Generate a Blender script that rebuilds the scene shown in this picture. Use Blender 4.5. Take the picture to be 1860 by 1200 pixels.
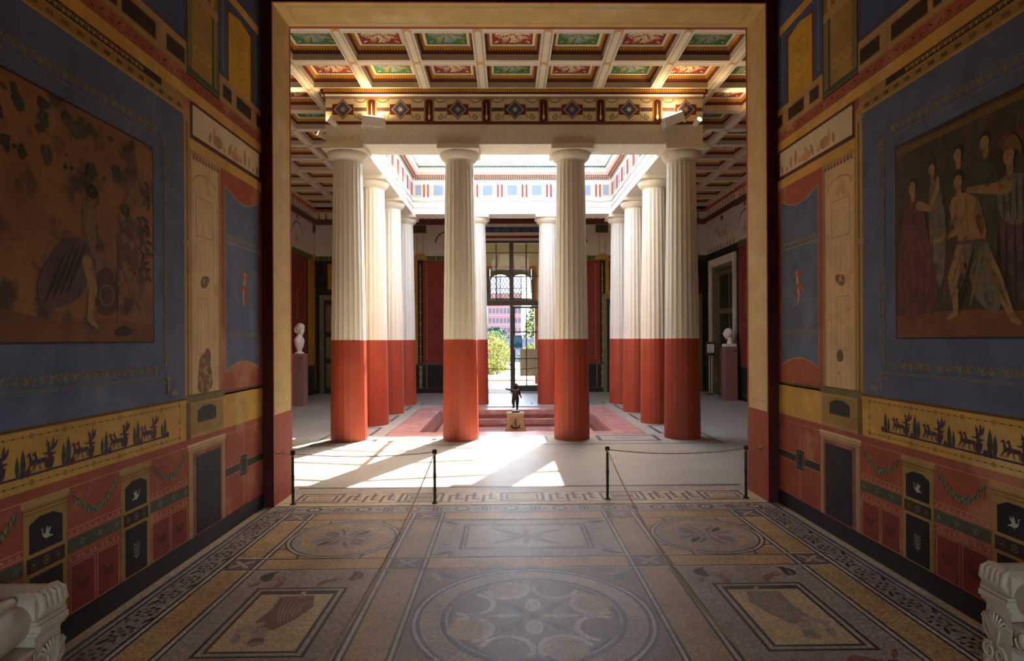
import bpy, bmesh, math, random
from mathutils import Vector, Matrix
random.seed(7)
PI = math.pi
for o in list(bpy.data.objects): bpy.data.objects.remove(o)
SC = bpy.context.scene
COL = SC.collection

# ------------------------------------------------------------------ camera
cam = bpy.data.cameras.new('camera'); camo = bpy.data.objects.new('camera', cam); COL.objects.link(camo)
F = 1080.0
cam.sensor_width = 36; cam.lens = 36 * F / 1860
cam.clip_start = .05; cam.clip_end = 3000
YAW, ROLL = .83, -.3
cam.shift_x = (930 - 936.6) / 1860; cam.shift_y = 16.0 / 1860
camo.matrix_world = Matrix.Translation((-.145, 0, 1.6)) @ Matrix.Rotation(math.radians(-YAW), 4, 'Z') @ Matrix.Rotation(PI / 2, 4, 'X') @ Matrix.Rotation(math.radians(ROLL), 4, 'Z')
SC.camera = camo

# ------------------------------------------------------------------ sky, sun, exposure
SUN = Vector((.29, .73, 1.0))
w = bpy.data.worlds.new('world'); SC.world = w; w.use_nodes = True
nt = w.node_tree; nt.nodes.clear()
sky = nt.nodes.new('ShaderNodeTexSky'); sky.sky_type = 'NISHITA'; sky.sun_disc = False
sky.sun_elevation = math.asin(SUN.normalized().z); sky.sun_rotation = math.atan2(SUN.x, SUN.y)
sky.air_density = 1.0; sky.dust_density = 2.0; sky.ozone_density = 1.0
bg = nt.nodes.new('ShaderNodeBackground'); bg.inputs[1].default_value = .65
ow = nt.nodes.new('ShaderNodeOutputWorld')
nt.links.new(sky.outputs[0], bg.inputs[0]); nt.links.new(bg.outputs[0], ow.inputs[0])
sl = bpy.data.lights.new('sun', 'SUN'); sl.energy = 10.0; sl.angle = math.radians(.5); sl.color = (1, .94, .85)
so = bpy.data.objects.new('sun', sl); COL.objects.link(so); so.location = (6, 22, 25)
so.rotation_euler = (-SUN).to_track_quat('-Z', 'Y').to_euler()
SC.view_settings.view_transform = 'Standard'; SC.view_settings.look = 'None'
SC.view_settings.gamma = 1; SC.view_settings.use_curve_mapping = False
SC.view_settings.exposure = 1.82
try: SC.cycles.max_bounces = 16; SC.cycles.diffuse_bounces = 9; SC.cycles.transparent_max_bounces = 16
except Exception: pass

# ------------------------------------------------------------------ materials
def lin(h):
    h = h.lstrip('#'); r = []
    for i in (0, 2, 4):
        c = int(h[i:i + 2], 16) / 255
        r.append(c / 12.92 if c <= .04045 else ((c + .055) / 1.055) ** 2.4)
    return r
M = {}
def mat(name, hexc, rough=.75, var=.14, scale=5.0, fine=0.06, bump=.0, wear=None, wamt=.0, wscale=3.0, tess=0, metal=0, spec=.4):
    m = bpy.data.materials.new(name); m.use_nodes = True; t = m.node_tree; n = t.nodes; L = t.links
    p = n['Principled BSDF']; p.inputs['Roughness'].default_value = rough; p.inputs['Metallic'].default_value = metal
    p.inputs['Specular IOR Level'].default_value = spec
    tc = n.new('ShaderNodeTexCoord')
    def noise(sc, det=4):
        a = n.new('ShaderNodeTexNoise'); a.inputs['Scale'].default_value = sc; a.inputs['Detail'].default_value = det
        L.new(tc.outputs['Object'], a.inputs['Vector']); return a
    def mr(src, f0, f1, t0, t1):
        a = n.new('ShaderNodeMapRange'); a.inputs[1].default_value = f0; a.inputs[2].default_value = f1
        a.inputs[3].default_value = t0; a.inputs[4].default_value = t1; L.new(src, a.inputs[0]); return a.outputs[0]
    def mul(a, b):
        x = n.new('ShaderNodeMath'); x.operation = 'MULTIPLY'; L.new(a, x.inputs[0]); L.new(b, x.inputs[1]); return x.outputs[0]
    f = mr(noise(scale).outputs['Fac'], .3, .7, 1 - var, 1 + var)
    if fine: f = mul(f, mr(noise(scale * 14, 2).outputs['Fac'], .3, .7, 1 - fine, 1 + fine))
    hgt = None
    if tess:
        v = n.new('ShaderNodeTexVoronoi'); v.inputs['Scale'].default_value = tess; L.new(tc.outputs['Object'], v.inputs['Vector'])
        sp = n.new('ShaderNodeSeparateColor'); L.new(v.outputs['Color'], sp.inputs[0])
        f = mul(f, mr(sp.outputs[0], 0, 1, .74, 1.2))
        e = n.new('ShaderNodeTexVoronoi'); e.feature = 'DISTANCE_TO_EDGE'; e.inputs['Scale'].default_value = tess
        L.new(tc.outputs['Object'], e.inputs['Vector'])
        f = mul(f, mr(e.outputs['Distance'], 0, .1, .62, 1)); hgt = e.outputs['Distance']
    base = n.new('ShaderNodeRGB'); base.outputs[0].default_value = (*lin(hexc), 1); col = base.outputs[0]
    if wear:
        mx = n.new('ShaderNodeMix'); mx.data_type = 'RGBA'
        L.new(mr(noise(wscale, 8).outputs['Fac'], .62 - wamt, .62 - wamt + .12, 0, .85), mx.inputs[0])
        L.new(col, mx.inputs[6]); mx.inputs[7].default_value = (*lin(wear), 1); col = mx.outputs[2]
    vm = n.new('ShaderNodeVectorMath'); vm.operation = 'SCALE'; L.new(col, vm.inputs[0]); L.new(f, vm.inputs['Scale'])
    L.new(vm.outputs[0], p.inputs['Base Color'])
    if bump or tess:
        b = n.new('ShaderNodeBump'); b.inputs['Strength'].default_value = bump or .25; b.inputs['Distance'].default_value = .004
        L.new(hgt if hgt else noise(scale * 8).outputs['Fac'], b.inputs['Height']); L.new(b.outputs[0], p.inputs['Normal'])
    M[name] = m; return m
def emit(name, hexc, s):
    m = bpy.data.materials.new(name); m.use_nodes = True; p = m.node_tree.nodes['Principled BSDF']
    p.inputs['Base Color'].default_value = (*lin(hexc), 1); p.inputs['Emission Color'].default_value = (*lin(hexc), 1); p.inputs['Emission Strength'].default_value = s
    M[name] = m
def glass(name, tint, refl):
    m = bpy.data.materials.new(name); m.use_nodes = True; t = m.node_tree; t.nodes.clear()
    a = t.nodes.new('ShaderNodeBsdfTransparent'); a.inputs[0].default_value = (*tint, 1)
    g = t.nodes.new('ShaderNodeBsdfGlossy'); g.inputs['Roughness'].default_value = .02
    fr = t.nodes.new('ShaderNodeFresnel'); fr.inputs[0].default_value = refl
    x = t.nodes.new('ShaderNodeMixShader'); o = t.nodes.new('ShaderNodeOutputMaterial')
    t.links.new(fr.outputs[0], x.inputs[0]); t.links.new(a.outputs[0], x.inputs[1]); t.links.new(g.outputs[0], x.inputs[2]); t.links.new(x.outputs[0], o.inputs[0])
    M[name] = m

# frescoed front room
mat('red', 'a8533a', wear='bd7f5e', wamt=.09); mat('red_deep', '8a3826'); mat('maroon', '4d1710'); mat('red_jamb', 'a44c34', var=.1)
mat('yellow', 'd6a54a', wear='e0bb74', wamt=.06); mat('yellow_pale', 'd0b074', var=.1, wear='dcc698', wamt=.05, wscale=1.5); mat('yellow_bright', 'd0a02c')
mat('ochre', 'a88440'); mat('ochre_dark', '7a5a2a'); mat('olive', '7d7040'); mat('olive_dark', '4a4528')
mat('blue', '5f6a84', wear='747c8c', wamt=.06, wscale=2.2, var=.2); mat('blue_deep', '45567e')
mat('beige', 'e2c08c', wear='c79c62', wamt=.04, wscale=5); mat('cream', 'e2cfa6', var=.08); mat('tan', 'b8925c')
mat('plaster_stain', '7a5a3c', wear='d0a870', wamt=.12, wscale=14)
mat('black', '1f1c1a', var=.3); mat('black_soft', '2d2a27', var=.3); mat('base_black', '161412', rough=.5, var=.35)
mat('brown', '5a3320'); mat('brown_dark', '3a2318', var=.25); mat('brown_red', '6b2e20')
mat('gold', 'c9a04e', var=.1); mat('gold_dim', '8f815c', var=.2, fine=.2, scale=12); mat('green', '47553a'); mat('green_dark', '2f3a2a'); mat('sage', '7c8068', var=.25, scale=30)
mat('white_paint', 'bdb49e', var=.15, scale=25); mat('pink_line', 'd69a76'); mat('plum', '4f3440', var=.2); mat('cypress', '40463a', var=.2)
mat('pic_damaged', '93653b', var=.25, scale=3, wear='3a3020', wamt=.1, wscale=5.5); mat('pic_dark', '4a3c28', var=.35, scale=4, wear='5d4526', wamt=.1, wscale=3)
mat('skin', 'a07c4c', var=.2, scale=14, wear='5c4228', wamt=.06, wscale=16); mat('skin_dim', '85643e', var=.2, scale=14, wear='4e3a24', wamt=.08, wscale=12); mat('robe_red', '70402c', var=.3, scale=18, wear='4a2a1c', wamt=.05, wscale=9); mat('robe_purple', '664844', var=.25, scale=18, wear='46302a', wamt=.08, wscale=9)
mat('robe_grey', '776b52', var=.25, scale=20, wear='4a4230', wamt=.07, wscale=11); mat('pic_ground', '7c4c26', var=.25, scale=6); mat('hair', '33261a', var=.2); mat('pic_green', '4a4a2e', var=.35, scale=10)
# mosaics
T = 75
for k, h in dict(mo_beige='b0a18a', mo_yellow='b8965f', mo_dark='3a352f', mo_blue='474e56', mo_purple='78655c', mo_white='bdb29d', mo_red='87604c', mo_grey='a0937f', mo_tan='ac9368', mo_cream='cbb485', mo_brown='85745f', mo_plum='574644', mo_sand='c8b590', mo_wear='8f8470').items():
    mat(k, h, rough=.42, var=.16, scale=3, tess=T, spec=.5)
# atrium
mat('plaster', 'e9e3d2', rough=.6, var=.05, scale=2, bump=.05); mat('plaster_in', 'e4ddd0', rough=.6, var=.03)
mat('col_white', 'e4dcc8', rough=.55, var=.03, scale=1.5, fine=0); mat('col_red', 'a4432a', rough=.5, var=.1, scale=3)
mat('terrazzo', 'aca592', rough=.38, var=.09, scale=2.5, fine=.1, spec=.5); mat('terr_dark', '54504c', rough=.4)
mat('pink_marble', 'b57f72', rough=.4, var=.2, scale=3, wear='c9a99c', wamt=.05, wscale=6); mat('pink_dark', '7c4a42', rough=.45, var=.3, scale=8)
mat('cof_red', '9a3a26', var=.06); mat('cof_green', '4c7a36', var=.06); mat('cof_taupe', 'cfbfa4', var=.05); mat('cof_white', 'e6dfcf', var=.04)
mat('cof_gold', 'd0962e', var=.06); mat('cof_dark', '4a2a3a', var=.1); mat('line_brown', '8a5a32'); mat('orn_blue', '93a9b4'); mat('orn_cream', 'e2d6ae')
mat('met_blue', '96a5b4', var=.06); mat('met_cream', 'dccfae', var=.04); mat('bar_red', 'bc4c36', var=.05); mat('mould_green', '56704c'); mat('mould_red', 'b0502c')
mat('atr_red', '7c2a1c', var=.14); mat('atr_yellow', 'a8781e'); mat('atr_black', '221c18', var=.3); mat('atr_green', '3c5436', var=.3, scale=20); mat('atr_white', 'c9bcaa', var=.06)
mat('door_olive', '6d6340', rough=.5); mat('door_dark', '2e2a20'); mat('iron', '2b2620', rough=.45, var=.1); mat('iron_brown', '4a4138', rough=.5, var=.1)
mat('marble', 'c4b190', rough=.45, var=.12, scale=6, wear='b59f80', wamt=.05, wscale=8); mat('marble_white', 'e4dac6', rough=.45, var=.06, scale=12)
mat('bronze', '3a2f28', rough=.35, metal=.7, var=.25, scale=25); mat('stone_tan', 'a58a62', rough=.7, var=.2, scale=10, bump=.2)
mat('pedestal', '93685c', rough=.6, var=.05); mat('lamp_white', 'e8e6e0', rough=.4, var=.02); mat('rope', 'b29560', rough=.7, var=.2, scale=60); mat('brass', 'a8843c', rough=.35, metal=.8)
mat('wall_plain', 'b9a888'); mat('vest_wall', 'c7bd9c', var=.06); mat('roof_plain', '8a8378')
mat('paper', 'e8e6e0', var=.02, fine=0); mat('ink', '6a6a68', var=.0, fine=0); mat('poster_blue', '6fb6d8', var=.15, scale=8); mat('poster_dark', '3f86ac', var=.1); mat('board', 'cdbb9c', var=.05)
mat('gravel', '94897a', rough=.9, var=.08, scale=3); mat('kerb', '7a5546'); mat('sandstone', '8a5f62', var=.1, scale=.3); mat('sand_trim', '9a7876', var=.06); mat('slate', '3c4258'); mat('win_dark', '2c2c3c', rough=.3)
mat('leaf_yellow', '959c30', var=.3, scale=4); mat('leaf_green', '3c5526', var=.3, scale=3); mat('leaf_dark', '24402e', var=.25, scale=2); mat('flower_pink', 'a0604e'); mat('stem', '4a3a28'); mat('stone_wall', '64606c', var=.15, scale=2)
mat('pave', 'a89e90', rough=.8, var=.06); mat('grey_mat', '7e8288', rough=.6)
glass('glass', (.97, .985, .99), 1.25); glass('glass_sky', (.98, .99, 1), 1.2)
emit('lamp_glow', 'ffd9a0', 18)

# ------------------------------------------------------------------ mesh helpers
def children_names(o): return [c.name for c in o.children]
class MB:
    def __init__(s): s.v = []; s.f = []; s.m = []; s.mats = []; s.smooth = []
    def mi(s, m):
        if m not in s.mats: s.mats.append(m)
        return s.mats.index(m)
    def add(s, vs, fs, m, smooth=False):
        b = len(s.v); s.v += [tuple(x) for x in vs]; k = s.mi(m)
        for f in fs: s.f.append([b + i for i in f]); s.m.append(k); s.smooth.append(smooth)
    def box(s, x0, x1, y0, y1, z0, z1, m):
        v = [(x0, y0, z0), (x1, y0, z0), (x1, y1, z0), (x0, y1, z0), (x0, y0, z1), (x1, y0, z1), (x1, y1, z1), (x0, y1, z1)]
        s.add(v, [(0, 3, 2, 1), (4, 5, 6, 7), (0, 1, 5, 4), (1, 2, 6, 5), (2, 3, 7, 6), (3, 0, 4, 7)], m)
    def obox(s, c, ax, ay, az, m):           # oriented box from centre and half axes
        c = Vector(c); ax = Vector(ax); ay = Vector(ay); az = Vector(az)
        v = [c + i * ax + j * ay + k * az for k in (-1, 1) for i, j in ((-1, -1), (1, -1), (1, 1), (-1, 1))]
        s.add(v, [(0, 3, 2, 1), (4, 5, 6, 7), (0, 1, 5, 4), (1, 2, 6, 5), (2, 3, 7, 6), (3, 0, 4, 7)], m)
    def lathe(s, prof, c, m, n=24, ph=0, smooth=True, cap=True):   # prof [(r,z)]
        vs = []; fs = []
        for r, z in prof:
            for i in range(n):
                a = ph + 2 * PI * i / n; vs.append((c[0] + r * math.cos(a), c[1] + r * math.sin(a), c[2] + z))
        for j in range(len(prof) - 1):
            for i in range(n):
                k = (i + 1) % n; fs.append((j * n + i, j * n + k, (j + 1) * n + k, (j + 1) * n + i))
        s.add(vs, fs, m, smooth)
        if cap:
            b = len(vs); s.add(vs[:n], [tuple(range(n))[::-1]], m); s.add(vs[-n:], [tuple(range(n))], m)
    def tube(s, pts, r, m, n=8, smooth=True, cap=True):
        pts = [Vector(p) for p in pts]; rr = r if isinstance(r, (list, tuple)) else [r] * len(pts)
        vs = []; fs = []; up = None
        for i, p in enumerate(pts):
            d = (pts[min(i + 1, len(pts) - 1)] - pts[max(i - 1, 0)]).normalized()
            if up is None: up = d.orthogonal().normalized()
            up = (up - d * up.dot(d)).normalized(); q = d.cross(up)
            for k in range(n):
                a = 2 * PI * k / n; vs.append(p + rr[i] * (math.cos(a) * up + math.sin(a) * q))
        for j in range(len(pts) - 1):
            for i in range(n):
                k = (i + 1) % n; fs.append((j * n + i, j * n + k, (j + 1) * n + k, (j + 1) * n + i))
        s.add(vs, fs, m, smooth)
        if cap: s.add(vs[:n], [tuple(range(n))[::-1]], m); s.add(vs[-n:], [tuple(range(n))], m)
    def prism(s, prof, p0, u, v, e, m):      # planar outline (a,b) -> p0 + a u + b v, extruded by e
        p0 = Vector(p0); u = Vector(u); v = Vector(v); e = Vector(e); n = len(prof)
        a = [p0 + x * u + y * v for x, y in prof]; b = [q + e for q in a]
        s.add(a + b, [tuple(range(n))[::-1], tuple(range(n, 2 * n))] + [(i, (i + 1) % n, n + (i + 1) % n, n + i) for i in range(n)], m)
    def sphere(s, c, r, m, nu=12, nv=8, fn=None):
        vs = []; fs = []; c = Vector(c); r = Vector(r) if not isinstance(r, (int, float)) else Vector((r, r, r))
        for j in range(nv + 1):
            th = PI * j / nv
            for i in range(nu):
                a = 2 * PI * i / nu; d = Vector((math.sin(th) * math.cos(a), math.sin(th) * math.sin(a), math.cos(th)))
                k = fn(d) if fn else 1
                vs.append(c + Vector((d.x * r.x, d.y * r.y, d.z * r.z)) * k)
        for j in range(nv):
            for i in range(nu):
                k = (i + 1) % nu; fs.append((j * nu + i, (j + 1) * nu + i, (j + 1) * nu + k, j * nu + k))
        s.add(vs, fs, m, True)
    def mesh(s, name):
        me = bpy.data.meshes.new(name); me.from_pydata(s.v, [], s.f)
        for m in s.mats: me.materials.append(M[m])
        me.polygons.foreach_set('material_index', s.m); me.polygons.foreach_set('use_smooth', s.smooth); me.update()
        return me
    def build(s, name, parent=None, **kw):
        o = bpy.data.objects.new(name, s.mesh(name)); COL.objects.link(o)
        if parent: o.parent = parent
        for k, v in kw.items(): o[k] = v
        return o
def link(name, me, parent=None, loc=None, **kw):
    o = bpy.data.objects.new(name, me); COL.objects.link(o)
    if parent: o.parent = parent
    if loc is not None: o.location = loc
    for k, v in kw.items(): o[k] = v
    return o
def empty(name, loc=(0, 0, 0), **kw):
    o = bpy.data.objects.new(name, None); o.empty_display_size = .1; o.location = loc; COL.objects.link(o)
    for k, v in kw.items(): o[k] = v
    return o
def bev(o, w=.004, seg=2):
    b = o.modifiers.new('bevel', 'BEVEL'); b.width = w; b.segments = seg; b.limit_method = 'ANGLE'; return o
ZERO = (0, 0, 0)

class Canvas:
    """flat painting on a surface: u,v along the wall, layers lifted by fractions of a millimetre along N"""
    def __init__(s, mb, O, U, V, N, base=1.0): s.mb = mb; s.O = Vector(O); s.U = Vector(U); s.V = Vector(V); s.N = Vector(N); s.h = base * .0012; s.T = (1, 0, 0, 0, 1, 0)
    def at(s, u, v, rot=0, sc=1, mir=1):
        c = Canvas.__new__(Canvas); c.mb = s.mb; c.O = s.O; c.U = s.U; c.V = s.V; c.N = s.N; c.par = s
        a, b = math.cos(rot) * sc, math.sin(rot) * sc; A = s.T
        L = (a * mir, -b, u, b * mir, a, v)
        c.T = (A[0] * L[0] + A[1] * L[3], A[0] * L[1] + A[1] * L[4], A[0] * L[2] + A[1] * L[5] + A[2],
               A[3] * L[0] + A[4] * L[3], A[3] * L[1] + A[4] * L[4], A[3] * L[2] + A[4] * L[5] + A[5])
        return c
    def lift(s):
        r = s
        while hasattr(r, 'par'): r = r.par
        r.h += .000012; return r.h
    def poly(s, pts, m):
        h = s.lift(); A = s.T
        vs = [s.O + (A[0] * u + A[1] * v + A[2]) * s.U + (A[3] * u + A[4] * v + A[5]) * s.V + h * s.N for u, v in pts]
        s.mb.add(vs, [tuple(range(len(vs)))], m)
    def blob(s, pts, m, it=2):
        for _ in range(it):
            q = []
            for i, a in enumerate(pts):
                b = pts[(i + 1) % len(pts)]; q += [(a[0] * .75 + b[0] * .25, a[1] * .75 + b[1] * .25), (a[0] * .25 + b[0] * .75, a[1] * .25 + b[1] * .75)]
            pts = q
        s.poly(pts, m)
    def rect(s, u0, v0, u1, v1, m): s.poly([(u0, v0), (u1, v0), (u1, v1), (u0, v1)], m)
    def frame(s, u0, v0, u1, v1, w, m):
        s.rect(u0, v0, u1, v0 + w, m); s.rect(u0, v1 - w, u1, v1, m); s.rect(u0, v0 + w, u0 + w, v1 - w, m); s.rect(u1 - w, v0 + w, u1, v1 - w, m)
    def disc(s, u, v, r, m, rv=None, n=20, a=0):
        rv = rv or r; ca, sa = math.cos(a), math.sin(a)
        s.poly([(u + r * math.cos(t) * ca - rv * math.sin(t) * sa, v + r * math.cos(t) * sa + rv * math.sin(t) * ca) for t in [2 * PI * i / n for i in range(n)]], m)
    def stroke(s, pts, w, m, closed=False):
        n = len(pts); ws = w if isinstance(w, (list, tuple)) else [w] * n; L = []; R = []
        for i, (x, y) in enumerate(pts):
            if closed: p, q = pts[i - 1], pts[(i + 1) % n]
            else: p, q = pts[max(i - 1, 0)], pts[min(i + 1, n - 1)]
            dx, dy = q[0] - p[0], q[1] - p[1]; l = math.hypot(dx, dy) or 1; nx, ny = -dy / l * ws[i] / 2, dx / l * ws[i] / 2
            L.append((x + nx, y + ny)); R.append((x - nx, y - ny))
        h = s.lift(); A = s.T
        vs = [s.O + (A[0] * u + A[1] * v + A[2]) * s.U + (A[3] * u + A[4] * v + A[5]) * s.V + h * s.N for u, v in L + R]
        s.mb.add(vs, [(i, (i + 1) % n, n + (i + 1) % n, n + i) for i in range(n if closed else n - 1)], m)
    def ring(s, u, v, r, w, m, n=48): s.stroke([(u + r * math.cos(2 * PI * i / n), v + r * math.sin(2 * PI * i / n)) for i in range(n)], w, m, True)
    def leaf(s, u, v, l, wd, a, m, curl=0, n=6):
        P = []
        for i in range(n + 1):
            t = i / n; b = a + curl * t
            P.append((u + l * t * math.cos(b), v + l * t * math.sin(b)))
        s.stroke(P, [wd * max(.06, math.sin(PI * (.08 + .92 * i / n) * .98)) for i in range(n + 1)], m)
    def limb(s, pts, rad, m):
        s.stroke(pts, [2 * r for r in rad], m)
        for (x, y), r in zip(pts, rad): s.disc(x, y, r, m, n=10)
    def spiral(s, u, v, r, turns, a0, w, m, sgn=1, n=16):
        s.stroke([(u + r * (1 - .85 * i / n) * math.cos(a0 + sgn * turns * 2 * PI * i / n), v + r * (1 - .85 * i / n) * math.sin(a0 + sgn * turns * 2 * PI * i / n)) for i in range(n + 1)], w, m)
    def arc(s, u, v, r, a0, a1, w, m, n=14, rv=None):
        rv = rv or r; s.stroke([(u + r * math.cos(a0 + (a1 - a0) * i / n), v + rv * math.sin(a0 + (a1 - a0) * i / n)) for i in range(n + 1)], w, m)
def label(o, text, cat, group=None, kind=None):
    o['label'] = text
    if cat: o['category'] = cat
    if group: o['group'] = group
    if kind: o['kind'] = kind
    return o
# ================================================================== FRONT ROOM
RW, JW, YN, YF, ZL, ZC = 2.5, 2.395, 5.75, 6.25, 4.86, 6.2
AX, AY0, AY1, HB = 5.87, YF, 17.9, 5.5        # atrium half width, front, back, underside of ceiling beams
YR = -1.8

def swan(c, m):
    c.disc(0, 0, .42, m, .2, a=.25); c.stroke([(.3, .05), (.46, .3), (.4, .55), (.5, .68), (.62, .62)], [.16, .1, .08, .08, .05], m)
    c.leaf(-.05, .05, .75, .26, 2.2, m); c.leaf(.05, .1, .7, .24, 1.85, m); c.leaf(-.3, -.05, .45, .16, 3.5, m); c.stroke([(0, -.15), (.02, -.4)], .05, m)
def chariot(c, m, k):
    for dx in (0, .22):
        c.limb([(dx, .36), (dx + .36, .36)], [.085, .08], m); c.limb([(dx, .4), (dx - .07, .64)], [.065, .04], m); c.limb([(dx - .06, .66), (dx - .17, .6)], [.04, .026], m)
        for a, b in ((-.04, -.24), (.0, -.13), (.32, .44), (.36, .36)): c.stroke([(dx + a, .32), (dx + (a + b) / 2 - .02, .18), (dx + b, .06)], [.05, .035, .02], m)
    c.disc(.78, .18, .15, m); c.poly([(.6, .2), (.95, .2), (.98, .42), (.66, .36)], m)
    c.limb([(.8, .35), (.74, .7)], [.1, .075], m); c.disc(.71, .84, .07, m); c.leaf(.72, .88, .16, .05, 2.2, m, n=4); c.limb([(.76, .62), (.6, .55), (.48, .58)], [.04, .03, .02], m)
    c.leaf(.84, .64, .44, .13, .55 + .12 * k, m, curl=.3); c.leaf(.82, .68, .42, .1, 1.0 + .1 * k, m, curl=.25); c.limb([(.84, .5), (1.0, .52)], [.05, .03], m)
def cypress(c, h, m):
    c.stroke([(0, 0), (0, h * .12), (0, h * .4), (0, h * .75), (0, h)], [h * .08, h * .18, h * .26, h * .17, .002], m)
def garland(c, u0, u1, v, sag, m, m2):
    n = 16
    P = [(u0 + (u1 - u0) * i / n, v - sag * (1 - (2 * i / n - 1) ** 2)) for i in range(n + 1)]
    c.stroke(P, [.008 + .026 * (1 - (2 * i / n - 1) ** 2) for i in range(n + 1)], m)
    for i in range(1, n):
        for s in (-1, 1): c.leaf(P[i][0], P[i][1], .028, .012, 1.57 * s + .5 * math.sin(i * 2.1) + .3, m2, n=3)
    for e, s in ((0, 1), (n, -1)): c.stroke([P[e], (P[e][0] + .01 * s, P[e][1] - .06)], .006, m2)
def scrollband(c, L, h, m, step=None):       # arabesque along +u from 0 to L, centred on v=0
    step = step or h * .95; n = max(1, int(L / step)); st = L / n
    for i in range(n):
        u = (i + .5) * st; s = 1 if i % 2 else -1
        c.spiral(u - st * .18, 0, h * .34, 1.3, s * 2.2, h * .085, m, s, 12); c.spiral(u + st * .24, h * .05 * s, h * .26, 1.2, -s * .6, h * .06, m, -s, 10)
        c.leaf(u, -h * .4, h * .8, h * .16, 1.57 + .3 * s, m, n=4); c.leaf(u + st * .1, 0, h * .4, h * .12, .8 * s, m, n=4)
def beadrow(c, u0, u1, v, m):
    c.stroke([(u0, v), (u1, v)], .0022, m); n = max(1, int(abs(u1 - u0) / .055))
    for i in range(n + 1):
        u = u0 + (u1 - u0) * i / n
        if i % 4 == 2: c.ring(u, v, .012, .0035, m, 10); c.disc(u, v, .004, m, n=6)
        else: c.disc(u, v, .007, m, .005, n=6)

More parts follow.
